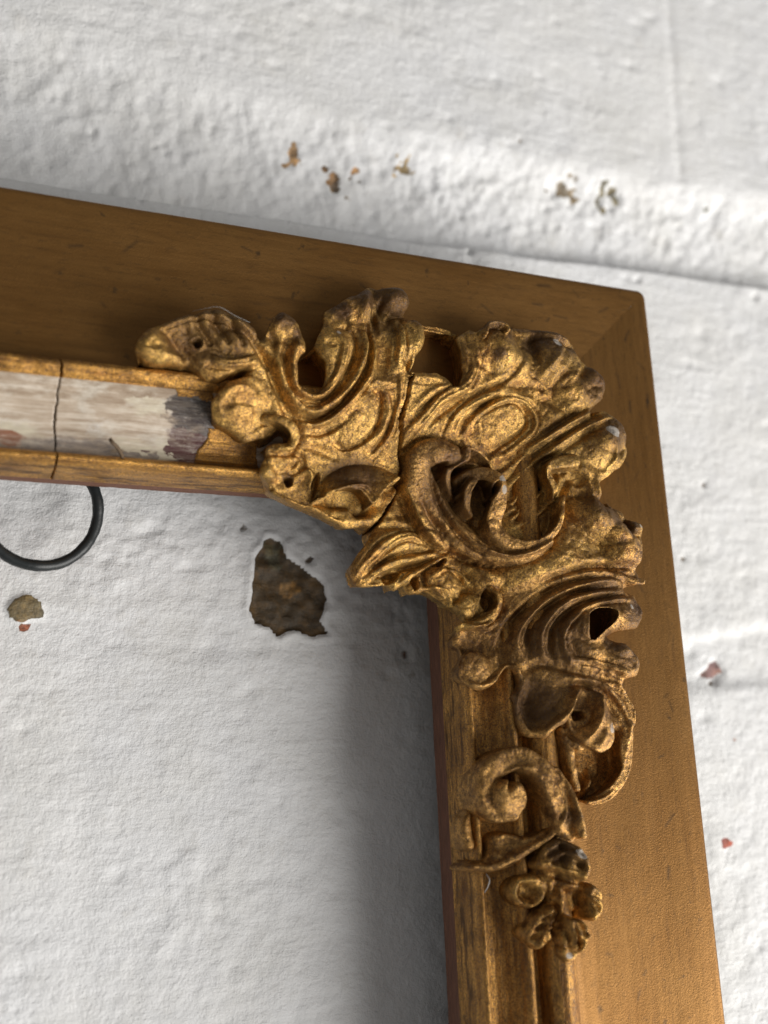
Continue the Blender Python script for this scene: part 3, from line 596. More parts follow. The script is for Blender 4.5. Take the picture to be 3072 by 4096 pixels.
for q in ([(800, 860), (900, 810), (1000, 850)], [(830, 900), (920, 880), (1010, 930)], [(1000, 930), (1060, 990), (1070, 1050)], [(620, 1060), (600, 1120), (640, 1190)], [(740, 1050), (790, 1100), (800, 1160)],
          [(1110, 1120), (1160, 1150), (1190, 1210)], [(1100, 1180), (1140, 1220), (1150, 1290)], [(1040, 1060), (1030, 1130), (1060, 1180)], [(860, 770), (900, 830), (890, 920)], [(930, 1100), (940, 1180), (990, 1250)]):
    FL.line('F', q, 17, -.75, taper=False)
FL.line('F', [(780, 930), (880, 960), (990, 1000), (1080, 1080)], 22, .7); FL.line('F', [(860, 1120), (900, 1180), (900, 1260)], 24, .8)
FL.line('F', [(840, 960), (900, 1000), (980, 990)], 18, -1.0); FL.line('F', [(880, 1010), (870, 1090), (830, 1150)], 16, -.9)
for f in (S_, FL):
    crisp(f, 4, .6); m = f.H > 0; f.H[m] += (.26 * fbm(GX, GY, 1.6, 31, 3))[m]

# ------------------------------------------------------------------ grime, painted shade and chips on the ornament
DIRT_SHADE = np.zeros(GX.shape); CHIP = np.zeros(GX.shape)
def paint(A, reg, x, y, r, v=1., rx=1., ang=0):
    (cx, cy), = P(reg, [(x, y)], 1.); r *= REG[reg][2] * MM; a = math.radians(ang)
    w = window(cx - r * max(rx, 1), cx + r * max(rx, 1), cy - r * max(rx, 1), cy + r * max(rx, 1)); X = GX[w] - cx; Y = GY[w] - cy
    u = (X * math.cos(a) + Y * math.sin(a)) / rx; vv = -X * math.sin(a) + Y * math.cos(a)
    A[w] = np.maximum(A[w], v * sstep(1, .35, np.hypot(u, vv) / r))
for q in [('B', 1180, 190, 270), ('C', 1240, 560, 190, .8), ('C', 1380, 900, 170, .75), ('E', 1340, 700, 170, .8), ('E', 1380, 430, 150, .8), ('B', 950, 190, 190), ('B', 770, 280, 130), ('B', 290, 370, 140), ('B', 400, 480, 70), ('A', 850, 370, 220, .8, 2.2, 5), ('A', 600, 400, 100, .6), ('B', 1380, 400, 90, .7), ('A', 950, 560, 130, .5),
          ('C', 560, 170, 130, .9), ('C', 620, 350, 60), ('C', 950, 230, 190), ('C', 850, 280, 110), ('C', 1090, 320, 90, .8), ('C', 1240, 480, 120), ('C', 1290, 540, 70), ('C', 1370, 820, 130, .9), ('C', 1250, 850, 100, .5), ('C', 1180, 1080, 100, .5),
          ('C', 1320, 1340, 170, .8, 1.5, -20), ('C', 1480, 1450, 110), ('C', 1400, 1550, 50, .8), ('C', 1520, 1790, 50, .5),
          ('E', 1230, 270, 180, .8, 1.4, -10), ('E', 1420, 380, 90), ('E', 1150, 460, 100), ('E', 1260, 610, 110), ('E', 1370, 670, 60), ('E', 740, 1000, 230, 1.), ('E', 900, 880, 150, .6), ('E', 1250, 1100, 80, .6), ('E', 340, 640, 130, .55),
          ('D', 740, 150, 150, .45), ('D', 1170, 320, 80, .8), ('D', 1060, 460, 60), ('B', 850, 1660, 230, .95, 1.5, 5), ('B', 320, 1680, 80, .8), ('B', 960, 1940, 70, .6),
          ('E', 900, 560, 360, .8), ('E', 560, 640, 200, .5), ('D', 800, 420, 360, .75), ('C', 1150, 900, 330, .5, 1.5, 35), ('C', 1180, 1560, 260, .5), ('A', 950, 470, 380, .8, 1.5, 15), ('B', 1100, 350, 250, .7), ('C', 900, 330, 300, .55, 1.5, -30), ('F', 640, 250, 260, .45), ('F', 850, 950, 300, .3), ('E', 1100, 900, 260, .5),
          ('F', 900, 830, 130), ('F', 1010, 900, 80, .8), ('F', 960, 620, 90, .7), ('F', 720, 250, 80, .3), ('F', 1000, 1400, 70, .35), ('F', 680, 1400, 50, .4), ('F', 1130, 1100, 70, .5)]:
    paint(DIRT_SHADE, *q)  # grime on lobe tips, plus shade of up-facing faces and pits put into colour
for q in [('B', 740, 475, 28), ('C', 1345, 850, 60, .9, 1.3, -20), ('D', 1130, 385, 30, 1, 1.6, 20), ('D', 1135, 460, 34, .7, 1.5, 80), ('F', 1015, 855, 36, 1, 1.4, -30), ('F', 960, 1530, 28, .8, 1.4, 0), ('C', 1000, 275, 34, .9, 1.6, -25), ('C', 1540, 1440, 22, .9),
          ('E', 1430, 530, 30, .6, 1.8, 40), ('D', 685, 305, 10, 1.2), ('B', 1290, 160, 14, .9), ('B', 1480, 1630, 12, 1.2), ('E', 1240, 1180, 60, .55), ('E', 1360, 380, 34, .6)]:
    paint(CHIP, *q)

# ------------------------------------------------------------------ the picture frame
frame = empty('picture_frame', (0, -60, 0), 'old gilt picture frame corner with cracked scroll ornament, hanging on the white brick wall', 'picture frame')
fcx = (GX[:-1, :-1] + GX[1:, 1:]) / 2; fcy = (GY[:-1, :-1] + GY[1:, 1:]) / 2
def cells(H, floor_off=-.25):
    ok = (H > FLOOR + floor_off)
    return ok[:-1, :-1] | ok[1:, :-1] | ok[1:, 1:] | ok[:-1, 1:]
cd_, _ = segdist(GX, GY, catmull(crackL, 2)); CRK = sstep(.6, 2.4, cd_)
def orn(name, f, mask, material, label=None):
    H = np.maximum(f.H, FLOOR - 1.2)
    # carved undercut: steep flanks lean back under the edge they hang from
    E_ = H.copy()
    for ax in (0, 1):
        A_ = E_.copy()
        for k in range(1, 7): A_ = np.maximum(A_, np.maximum(np.roll(E_, k, ax), np.roll(E_, -k, ax)))
        E_ = A_
    Bl = boxb(boxb(H, 4), 4); gxx, gyy = np.gradient(Bl, STEP); gm = np.hypot(gxx, gyy) + 1e-6
    sh_ = .5 * np.clip(E_ - H - 1.3, 0, 5.5) * sstep(.8, 2.2, gm); sh_ = boxb(sh_, 1) * (CRK if f in (L, R_) else .22)
    o = grid_mesh(name, GX + gxx / gm * sh_, GY + gyy / gm * sh_, H, mask, material, frame, {'dirt_shade': DIRT_SHADE, 'chip': CHIP})
    if label: o['label'] = label
    return o
mL = cells(L.H); mR = cells(R_.H); mS = cells(S_.H); mF = cells(FL.H)
orn('acanthus_leaf', L, mL, M_ORN, 'bright gold curling leaf left of the long crack')
def inpoly(*q): return inside(fcx, fcy, catmull(sum((P(*a) for a in q), []), 3, True))
pScroll = inpoly(('D', [(500, 280), (560, 190), (640, 130), (760, 95), (950, 130), (1060, 190), (1120, 290), (1210, 330), (1240, 440), (1200, 600), (1260, 740), (1400, 750), (1520, 640), (1600, 700), (1450, 870), (1280, 930), (1080, 920), (960, 860), (820, 810), (700, 720), (620, 600), (540, 420)], 2.))
pSpray = inpoly(('D', [(340, 640), (640, 700), (720, 725), (840, 830), (960, 870), (1130, 930), (1180, 1100), (1190, 1220), (1080, 1320), (900, 1370), (700, 1400), (100, 1200), (100, 800)], .5)) & ~pScroll
pLow = (inpoly(('E', [(0, 420), (400, 470), (520, 300), (620, 230), (860, 130), (1100, 120), (1250, 105), (1600, 140), (1700, 1800), (100, 1800)], .5))) & ~pScroll & ~pSpray
orn('shell_fan', R_, mR & ~pScroll & ~pSpray & ~pLow, M_ORN, 'ribbed gold shell lobes at the outer corner')
orn('scroll', R_, mR & pScroll, M_SCROLL, 'duller bronze double scroll at the centre of the corner')
orn('leaf_spray', R_, mR & pSpray, M_ORN, 'small gold leaf hanging over the opening corner')
orn('curled_leaf', R_, mR & pLow, M_SCROLL, 'dark gold leaf with curled lobes on the side rail')
orn('volute', S_, mS & ~(mF & (FL.H[:-1, :-1] > S_.H[:-1, :-1])), M_SCROLL, 'round spiral volute under the corner leaf')
orn('flower', FL, mF, M_ORN, 'small worn flower at the head of the reeds')

# rails -------------------------------------------------------------
def dense(pr, n):
    d = np.r_[0, np.cumsum(np.hypot(*np.diff(pr, axis=0).T))]; t = np.linspace(0, d[-1], n)
    # rounded corners: smooth the resampled profile a little
    q = np.stack([np.interp(t, d, pr[:, 0]), np.interp(t, d, pr[:, 1])], 1)
    for _ in range(2): q[1:-1] = (q[:-2] + 2 * q[1:-1] + q[2:]) / 4
    return q
END = -135.
HOLE = np.array(Pz('C', [(225, 345), (330, 300), (420, 325), (440, 420), (375, 540), (290, 490)], 11.0))
def rail(name, pr, n, side, material, stepl=.35, seed=0, amp=(.06, 5, .05, .7), end=END, start=None, label=None, attrs=None, col=None, post=None, parent=None):
    q = dense(pr, n); L_ = np.arange(end, 46, stepl); U = q[:, 0][:, None] + 0 * L_[None]; Zz = q[:, 1][:, None] + 0 * L_[None]
    lim = U if start is None else np.minimum(U, start)
    T = np.minimum(L_[None] + 0 * U, lim)                       # mitred end at the corner
    dq = np.gradient(q, axis=0); nl = np.hypot(dq[:, 0], dq[:, 1]) + 1e-9; nu = (-dq[:, 1] / nl)[:, None]; nzv = (dq[:, 0] / nl)[:, None]
    s_ = np.r_[0, np.cumsum(np.hypot(*np.diff(q, axis=0).T))][:, None] + 0 * T
    dn = amp[0] * fbm(T, s_ * 2, amp[1], seed, 3) + amp[2] * fbm(T * .5, s_, amp[3], seed + 5, 3)
    if post is not None: dn = dn + post(T, U, s_)
    dn[0] *= .0; dn[-1] *= .0
    U2 = U + nu * dn; Z2 = Zz + nzv * dn
    X, Y = (U2, T) if side == 'R' else (T, U2)
    e_ = np.maximum(X + Y - (2 * 43.4 - 1.7), 0); X = X - e_ / 2; Y = Y - e_ / 2
    fm = np.ones((U.shape[0] - 1, U.shape[1] - 1), bool) & ~((T[:-1, 1:] - T[:-1, :-1] < 1e-6) & (T[1:, 1:] - T[1:, :-1] < 1e-6))
    if name in ('lip', 'gesso_cove', 'reed', 'cove'): fm &= ~inside((X[:-1, :-1] + X[1:, 1:]) / 2, (Y[:-1, :-1] + Y[1:, 1:]) / 2, HOLE)
    A = attrs(T, U, s_) if attrs else {'dirt_shade': 0 * T, 'chip': 0 * T, 'edge': 0 * T}
    c = col(T, U, s_) if col else None
    o = grid_mesh(name, X, Y, Z2, fm, material, parent or frame, A, c, flip=(side == 'T'))
    if label: o['label'] = label
    return o
def edge_attr(T, U, s_):
    e = sstep(43.15, 43.42, U + .28 * fbm(T, s_, 3, 77, 3)) * .97
    e = np.maximum(e, sstep(.35, .75, fbm(T, s_ * 4, 7, 91, 3)) * sstep(41.8, 43.2, U) * .8)
    rs = np.random.RandomState(17)
    for _ in range(34):
        t0, u0 = rs.uniform(-110, 35), rs.uniform(18, 42); a = rs.normal(0, .5) if rs.rand() < .7 else rs.uniform(0, 3.1); ln = rs.uniform(.2, 1.3)
        k = (np.abs(T - t0) < 6) & (np.abs(U - u0) < 6); dx = T[k] - t0; dy = U[k] - u0; al = dx * math.cos(a) + dy * math.sin(a); ac = -dx * math.sin(a) + dy * math.cos(a)
        e[k] = np.maximum(e[k], rs.uniform(.2, .55) * np.exp(-(np.maximum(np.abs(al) - ln, 0) / .3) ** 2 - (ac / rs.uniform(.16, .3)) ** 2))
    return {'edge': e, 'dirt_shade': 0 * T, 'chip': 0 * T}
def gilt_attr(T, U, s_):
    d = sstep(.05, .6, fbm(T, s_ * 2.5, 5, 55, 4)) * .55
    d = np.maximum(d, sstep(.0, .45, fbm(T * .35, s_ * 2, 1.4, 57, 4)) * sstep(.6, .1, U) * .9)
    return {'edge': 0 * T, 'dirt_shade': d, 'chip': 0 * T}
side = bpy.data.objects.new('side_rail', None)
rail('flat_board', PR_B, 150, 'R', M_BV, .3, 1, (.05, 14, .008, 2.), label='brown gold flat of the right side rail', attrs=edge_attr)
rail('flat_board', PR_B, 150, 'T', M_BH, .3, 2, (.05, 14, .008, 2.), label='dark shaded brown flat of the top rail', attrs=edge_attr)
def cut(pr, a, b): return pr[a:b + 1]
rail('bead', cut(PR_R, 0, 10), 44, 'R', M_GILV, .3, 3, attrs=gilt_attr, label='narrow gilt bead along the inner edge of the side rail')
rail('cove', cut(PR_R, 10, 15), 36, 'R', M_GILV, .35, 4, attrs=gilt_attr)
rail('reed', cut(PR_R, 15, 21), 24, 'R', M_GILV, .35, 5, attrs=gilt_attr)
rail('reed', cut(PR_R, 21, 31), 50, 'R', M_GILV, .35, 6, attrs=gilt_attr)
rail('rabbet', np.array([(1.5, -5.6), (.12, -5.5), (-.05, -1.5), (-.15, 0)]), 14, 'R', M_RED, .6, 7)
rail('rabbet', np.array([(1.5, -3.9), (.12, -3.8), (-.05, -1.5), (-.15, 0)]), 14, 'T', M_RED, .6, 8)

# top rail: one long crack through gilt and gesso
ckp = np.array([un(0 + x * .66305, 1200 + y * .66305, z)[:2] for x, y, z in [(320, 255, 10.8), (345, 310, 12.5), (368, 400, 12.5), (362, 480, 11), (345, 600, 9.5), (335, 720, 8.5), (335, 830, 7.3), (345, 930, 8), (325, 1035, 5)]])
def crack(T, U, s_):
    y = U; cx = np.interp(y, ckp[::-1, 1], ckp[::-1, 0]) + .12 * noise(y, y * 0, .8, 5) + .06 * noise(y, y * 0, .3, 6)
    return -1.5 * np.exp(-((T - cx) / (.11 + .05 * noise(y, y * 0, 2., 8))) ** 4)
def gesso_edge(T): return 12.35 + .35 * fbm(T, T * 0, 4, 15, 3), 2.15 + .3 * fbm(T, T * 0, 3, 17, 3)
def chips(T, U, s_):
    r = crack(T, U, s_)
    return r
kT = lambda a, b: cut(PR_T, a, b)
rail('bead', kT(0, 8), 44, 'T', M_GILT, .12, 9, (.06, 5, .07, .8), end=-95, attrs=gilt_attr, post=chips, label='gilt bead along the lower edge of the top rail')
def gcol(T, U, s_):
    c = np.zeros(T.shape + (4,)); n1 = fbm(T, s_, 3.2, 61, 4); n2 = fbm(T, s_ * 1.5, 1.2, 62, 4)
    def put(m, rgb):
        m = np.clip(m, 0, 1); on = m > c[..., 3]; c[..., :3] = np.where(on[..., None], rgb, c[..., :3]); c[..., 3] = np.maximum(c[..., 3], m)
    def spot(x, y, z, rx, ry, rgb, v=1.):
        rx, ry = rx * 1.15, ry * 1.15
        px, py = un(x * .66305, 1200 + y * .66305, z)
        d = np.hypot((T - px) / rx, (U - py) / ry) + .35 * n2; put(v * sstep(1.5, .2, d), rgb)
    crm = (.60, .54, .41)
    spot(900, 650, 8.5, 6, 1.6, crm, .75); spot(860, 880, 7.4, 6.5, 1.7, crm, .9); spot(1020, 900, 7.2, 3.5, 3.2, crm, .95); spot(100, 760, 8.5, 5, 1.3, crm, .9); spot(560, 770, 8, 2, 1.4, (.75, .73, .7), .6)
    spot(1150, 660, 8.5, 4.2, 1.7, (.035, .025, .022), 1.6); spot(1200, 720, 8, 5.0, 2.6, (.04, .026, .025), 1.6); spot(1165, 870, 7.3, 4.6, 3.4, (.075, .024, .024), 1.6); spot(1090, 780, 8, 2.2, 3.0, (.10, .075, .07), .9); spot(1130, 790, 8, 2.6, .7, (.20, .055, .03), 1.)
    spot(880, 900, 7.2, 2.4, .7, (.09, .04, .045), .9); spot(690, 510, 10, 2.6, .7, (.22, .12, .11), .8); spot(50, 810, 7.8, 3.0, 1.9, (.27, .11, .06), 1.1); spot(720, 900, 7.2, 3, .8, (.22, .16, .10), .8)
    spot(170, 930, 7, 2, .8, (.34, .17, .09), .9); spot(820, 980, 7, 9, .8, (.10, .085, .075), .9); spot(200, 870, 7.2, 6, .8, (.16, .12, .10), .7)
    e1, e2 = gesso_edge(T)
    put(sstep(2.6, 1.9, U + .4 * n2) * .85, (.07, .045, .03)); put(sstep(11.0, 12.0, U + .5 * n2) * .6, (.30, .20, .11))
    put(sstep(8.0, 11.5, U + .8 * n1) * .62, (.25, .175, .11)); put(sstep(6.6, 3.6, U + .9 * n1) * .75, (.17, .145, .135))  # taupe tone towards the lip; bead's shade painted into the lower gesso colour
    return c
# the cove of the top rail: bare gesso, gilt survives at both ends
gl = Pz('G', [(1060, 540), (1110, 590)], 11); xg = gl[0][0]
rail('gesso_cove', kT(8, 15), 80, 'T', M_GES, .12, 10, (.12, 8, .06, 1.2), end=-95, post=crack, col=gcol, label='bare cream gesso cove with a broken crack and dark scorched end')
rail('lip', kT(15, 21), 40, 'T', M_GILT, .12, 11, (.12, 4, .14, .9), end=-95, attrs=gilt_attr, post=chips, label='chipped gilt lip above the bare gesso')
# thin gold leaf patch that survives at the right end of the cove
nx = np.arange(-62, -24, .2); nu_ = np.arange(2.0, 12.6, .2); TX, UY = np.meshgrid(nx, nu_, indexing='ij')
cz = np.interp(UY, PR_T[:, 0], PR_T[:, 1]) + .12 + .05 * fbm(TX, UY, 1.5, 3, 3)
bx = lambda x, y, z: un(x * .66305, 1200 + y * .66305, z)
g1 = [bx(*p) for p in [(1265, 770, 8.4), (1330, 770, 8.4), (1560, 800, 8.4), (1560, 1040, 7.2), (1165, 1010, 7.0), (1180, 950, 7.2), (1210, 890, 7.5), (1262, 830, 8)]]
g2 = [bx(*p) for p in [(600, 395, 12.8), (800, 420, 12.8), (1050, 450, 12.8), (1250, 480, 12.8), (1300, 640, 10), (1180, 600, 10), (1120, 590, 10.4), (1070, 580, 10.8), (1050, 530, 11.6), (900, 500, 12), (760, 475, 12.2), (600, 455, 12.4)]]
for k_, g in enumerate((g1, g2)):
    gp = np.array(g); D, _ = segdist(TX, UY, np.vstack([gp, gp[:1]])); ins = inside(TX, UY, gp); sd = np.where(ins, D, -D) + .3 * fbm(TX, UY, 1.0, 40 + k_, 3)
    zz = cz + np.clip(sd, -.4, .12) * 1.0; ok = sd > -.12
    grid_mesh('gold_leaf_patch', TX, UY, zz, ok[:-1, :-1] & ok[1:, 1:], M_GILT, frame, {'dirt_shade': .35 + .5 * fbm(TX, UY, 2, 9, 3), 'chip': 0 * TX}, flip=False)

def prism(name, x0, x1, y0, y1, z0, z1, material, parent, mit=None):
    vs = [(x, y, z) for z in (z0, z1) for y in (y0, y1) for x in (x0, x1)]
    fs = [(0, 2, 3, 1), (4, 5, 7, 6), (0, 1, 5, 4), (2, 6, 7, 3), (0, 4, 6, 2), (1, 3, 7, 5)]
    me = bpy.data.meshes.new(name); me.from_pydata([V(*v) for v in vs], [], fs); me.materials.append(material); me.update()
    o = bpy.data.objects.new(name, me); COL.objects.link(o)
    if parent: setpar(o, parent)
    return o
# solid wooden body under the mouldings, and the outer edge of the boards
prism('rail_core', .6, 43.15, END + .2, 41.8, -3.8, 5.8, M_DARK, frame)
prism('rail_core', END + .2, .5, .6, 43.1, -3.8, 5.8, M_DARK, frame)
prism('backing_batten', 12, 36, END + 4, 36, -17, -4, M_DARK, frame)
prism('backing_batten', END + 4, 11.5, 12, 36, -17, -4, M_DARK, frame)
prism('outer_edge', 43.2, 43.42, END, 41.6, -3.9, 9.0, M_DARK, frame)
prism('outer_edge', END, 41.6, 43.2, 43.42, -3.9, 9.0, M_DARK, frame)

# ------------------------------------------------------------------ painted brick wall
WZ = -15.5
wall = empty('brick_wall', (0, -100, WZ), 'white painted rough brick wall behind the frame, paint flaked off in spots', 'wall')
ws = .55
wx = np.arange(-100, 190, ws); wy = np.arange(-125, 180, ws); WX, WY = np.meshgrid(wx, wy, indexing='ij')
def joint_y(x, pts): return np.interp(x, [p[0] for p in pts], [p[1] for p in pts])
j1t = joint_y(WX, [(-100, 98), (-76, 95), (-40, 91), (2, 88), (30, 88), (77, 90), (107, 92.5), (150, 95)]) + 1.3 * fbm(WX, WY * 0, 16, 3, 3)
j1b = joint_y(WX, [(-100, 60), (-75, 61), (2, 62), (103, 65.5), (150, 67)]) + .5 * fbm(WX, WY * 0, 14, 4, 3)
j2t = joint_y(WX, [(-100, -19), (-72, -19), (-29, -18.5), (66, -21), (90, -17), (150, -14)]) + 1.2 * fbm(WX, WY * 0, 12, 5, 3)
j2b = joint_y(WX, [(-100, -25), (-72, -26), (-29, -25.5), (66, -32), (90, -30), (150, -27)]) + 1.2 * fbm(WX, WY * 0, 12, 6, 3)
def wband(a, lo, hi, s=1.6): return sstep(lo - s, lo + s * .3, a) * sstep(hi + s, hi - s * .3, a)
m1 = sstep(j1b - .6, j1b + 1.5, WY) * sstep(j1t + 2.5, j1t - 7, WY + 2.2 * fbm(WX, WY, 7, 44, 4))
m2 = sstep(j2b - 1.5, j2b + 2, WY) * sstep(j2t + 1.5, j2t - 2, WY)
vx1 = 79 + .06 * (WY - 100) + .6 * fbm(WY, WY * 0, 9, 7, 3)
mv1 = np.exp(-((WX - vx1) / 1.3) ** 2) * (WY > j1t) * .25
mv2 = np.exp(-((WX - 20) / 2.5) ** 2) * (WY < j1b) * (WY > j2t)
mv3 = np.exp(-((WX + 58) / 2.5) ** 2) * (WY < j2b); mv4 = np.exp(-((WX - 62) / 2.5) ** 2) * (WY < j2b); mv5 = np.exp(-((WX + 45) / 2.) ** 2) * (WY > j1t) * .25
mv2 = mv2 * .12; mv3 = mv3 * .1; mv4 = mv4 * .2
mort = np.clip(np.maximum.reduce([m1, m2 * .8, mv2, mv3 * .5, mv4 * .5]), 0, 1)
rough = fbm(WX, WY, 3.2, 71, 4); rough2 = fbm(WX, WY, 9, 75, 4); sm = fbm(WX, WY * 1.8, 26, 80, 3)
patchy = sstep(-.15, .35, fbm(WX, WY, 24, 85, 3))
WH = WZ - .55 * m2 * sstep(20, 60, WX) - .25 * m2 - .9 * mv1 - 1.0 * (mv2 + mv3 + mv4 * .7) + .35 * sm
WH += 4.0 * sstep(14, 0, WY - j1b) * m1 * .0
t1 = np.clip((WY - j1b) / (j1t - j1b), 0, 1); WH += m1 * (-4.6 * (1 - t1) ** .7 - .7 + .50 * fbm(WX * 1.3, WY * .8, 3.6, 66, 4) + .42 * fbm(WX, WY, 1.7, 67, 3) + .5 * rough2)
WH += (.16 * rough + .15 * rough2) * (.40 + 1.1 * patchy) * (1 - m1)
um = np.exp(-((WY + 6) / 9) ** 2) * sstep(12, -8, WX) * sstep(-95, -50, WX) * .7 + .6 * np.exp(-(((WX + 6) / 12) ** 2 + ((WY + 9) / 14) ** 2))
WH += um * (.55 * fbm(WX, WY * 1.4, 2.3, 101, 3) + .3 * fbm(WX, WY, 5, 105, 3))
WH += .10 * fbm(WX * .6, WY * 1.8, 2.4, 111, 3) * (1 - m1)
# little raised flakes and pocks left by the brush
rg = np.random.RandomState(5)
def near(px, py, pad): 
    i0 = max(0, int((px - pad - wx[0]) / ws)); i1 = min(len(wx), int((px + pad - wx[0]) / ws) + 2); j0 = max(0, int((py - pad - wy[0]) / ws)); j1 = min(len(wy), int((py + pad - wy[0]) / ws) + 2)
    return slice(i0, i1), slice(j0, j1)
for i in range(900):
    px, py = rg.uniform(-95, 145), rg.uniform(-120, 175); r = rg.uniform(.5, 1.3); w = near(px, py, r * 3)
    d = np.hypot((WX[w] - px) / 1.5, WY[w] - py) / r
    WH[w] += rg.choice([-.34, -.2, .12]) * np.exp(-d * d) * r
for px, py, R0 in [(*un(760, 3080, WZ)[:2], 5.5), (*un(1120, 3130, WZ)[:2], 4.0), (*un(760, 3530, WZ)[:2], 5.), (*un(960, 3490, WZ)[:2], 4.5), (*un(800, 3790, WZ)[:2], 9.), (*un(560, 2300, WZ)[:2], 6)]:
    w = near(px, py, R0 * 2); d = np.hypot(WX[w] - px, WY[w] - py) / R0 + .6 * fbm(WX[w], WY[w], 4, 9, 4)
    WH[w] += .16 * sstep(1.05, .8, d) * (1 + 1.6 * fbm(WX[w], WY[w], 2.2, 19, 3)) * (.5 + .5 * sstep(-.5, .6, (WY[w] - py - (WX[w] - px)) / R0))
ST = np.zeros(WX.shape + (4,))
def stain_tone(poly, rgb, v=1., soft=1., rec=0., z=WZ, n=.8):
    q = np.array([un(x, y, z)[:2] for x, y in poly]); w0 = near(*q.mean(0), np.abs(q - q.mean(0)).max() + 5)
    D, _ = segdist(WX[w0], WY[w0], np.vstack([q, q[:1]])); ins = inside(WX[w0], WY[w0], q)
    sd = np.where(ins, D, -D) + n * fbm(WX[w0], WY[w0], 2.2, 97, 4); m = sstep(-soft * .2, soft, sd) * v
    on = m > ST[w0][..., 3]; S0 = ST[w0]; S0[..., :3] = np.where(on[..., None], rgb, S0[..., :3]); S0[..., 3] = np.maximum(S0[..., 3], m); ST[w0] = S0
    WH[w0] -= rec * sstep(-.2, .5, sd)
    if rec > .8: WH[w0] += .9 * sstep(0, .6, sd) * fbm(WX[w0], WY[w0], 2.0, 131, 4) + .35 * np.exp(-((sd + .6) / .55) ** 2)
def blot(x, y, r, rgb, v=1., rec=0., soft=.7, n=.8):
    a = np.linspace(0, 2 * np.pi, 10)[:-1]; stain_tone([(x + r * math.cos(t) * (1 + .3 * math.sin(3 * t + x)), y + r * math.sin(t)) for t in a], rgb, v, soft, rec, n=n)
stain_tone([(1075, 2150), (1120, 2160), (1150, 2230), (1200, 2260), (1300, 2340), (1310, 2400), (1290, 2480), (1325, 2540), (1260, 2548), (1180, 2520), (1110, 2548), (1080, 2510), (1020, 2495), (995, 2440), (1015, 2330), (1025, 2220)], (.105, .068, .032), 1.15, .5, .9, n=.45)
stain_tone([(1120, 2310), (1200, 2320), (1220, 2370), (1170, 2400), (1110, 2380)], (.30, .17, .055), 1.3, .9)
stain_tone([(1050, 2160), (1130, 2160), (1150, 2300), (1060, 2290)], (.13, .12, .075), 1.2, .9)
stain_tone([(60, 2390), (110, 2370), (170, 2410), (180, 2470), (120, 2480), (80, 2500), (30, 2470), (20, 2430)], (.26, .21, .12), 1.1, .5, -.6, n=.3)
stain_tone([(60, 2490), (130, 2490), (120, 2525), (80, 2530)], (.42, .15, .09), 1.1, .4, n=.2)
blot(2905, 3375, 24, (.50, .13, .10), 1.1); blot(2865, 2680, 48, (.40, .23, .22), 1., .5, 1.6, 1.8); blot(2830, 2640, 14, (.12, .10, .09), .9, .4); blot(2850, 2735, 20, (.20, .16, .13), .8, .4); blot(2940, 2960, 12, (.55, .40, .40), .7)
for q in [(1190, 615, 44, (.45, .30, .17)), (1370, 650, 50, (.42, .25, .12)), (1430, 720, 46, (.26, .19, .13)), (1620, 625, 44, (.45, .34, .18)), (2290, 735, 46, (.36, .30, .22)), (2460, 760, 32, (.30, .28, .20))]: 
    rr = np.random.RandomState(int(q[0]))
    for _ in range(16):
        kx = rr.uniform(.5, 1.2); blot(q[0] + rr.normal(0, 34), q[1] + rr.normal(0, 24), rr.uniform(9, 26), tuple(min(1, c * kx * 1.25) for c in q[3]), rr.uniform(.9, 1.25), .1, 1.7, 1.6)
for _ in range(150):
    blot(rg.uniform(0, 1700), rg.uniform(2000, 4096), rg.uniform(2.5, 6), (.34, .30, .26), .5, .12, .6, .5)
for _ in range(60):
    x_ = rg.uniform(0, 3072); blot(x_, 380 + x_ * .17 + rg.uniform(-60, 330), rg.uniform(5, 14), (.36, .34, .29), rg.uniform(.35, .6), .5, 1.2, 1.2); blot(2850, 820, 16, (.25, .25, .18), .7)
blot(560, 385, 18, (.25, .22, .16), .8, .5); blot(800, 225, 16, (.35, .35, .30), .7, .3); blot(1620, 2620, 26, (.18, .10, .07), .62, .3, 2., 1.6); blot(1640, 2700, 40, (.35, .3, .25), .45, 0., 3., 3.); blot(1600, 2480, 34, (.16, .14, .12), .7, .4, 3., 3.); blot(1250, 2235, 26, (.12, .10, .09), .75, .4, 2., 2.5); blot(980, 2110, 24, (.22, .2, .18), .6, .3)
for x, y, r in [(880, 3300, 13), (750, 3335, 9), (1120, 3215, 9), (1270, 3030, 10), (1380, 3065, 10), (940, 3050, 9), (710, 3580, 10), (245, 3730, 8), (360, 3900, 9), (60, 4050, 10), (540, 3250, 7), (480, 3070, 6), (830, 3790, 8), (610, 3915, 9), (1190, 3310, 9), (1320, 3870, 10), (1590, 3650, 10), (1200, 3490, 8), (30, 3190, 9), (100, 3070, 9), (2820, 1940, 14), (2730, 2235, 15), (2540, 480, 6), (2950, 2420, 12), (1100, 80, 12), (1260, 490, 10), (2080, 560, 12), (2250, 530, 9)]:
    blot(x, y, r, (.22, .18, .14), .6, .3)
cellx = (WX[:-1, :-1] + WX[1:, 1:]) / 2; celly = (WY[:-1, :-1] + WY[1:, 1:]) / 2
cm = lambda a: (a[:-1, :-1] + a[1:, 1:]) / 2
J1t, J1b, J2t, J2b, VX1 = map(cm, (j1t, j1b, j2t, j2b, vx1))
regs = [(celly >= J1t + .8) & (cellx < VX1), (celly >= J1t + .8) & (cellx >= VX1),
        (celly < J1b) & (celly >= J2t) & (cellx < 20), (celly < J1b) & (celly >= J2t) & (cellx >= 20),
        (celly < J2b) & (cellx < -58), (celly < J2b) & (cellx >= -58) & (cellx < 62), (celly < J2b) & (cellx >= 62)]
left = np.ones(cellx.shape, bool)
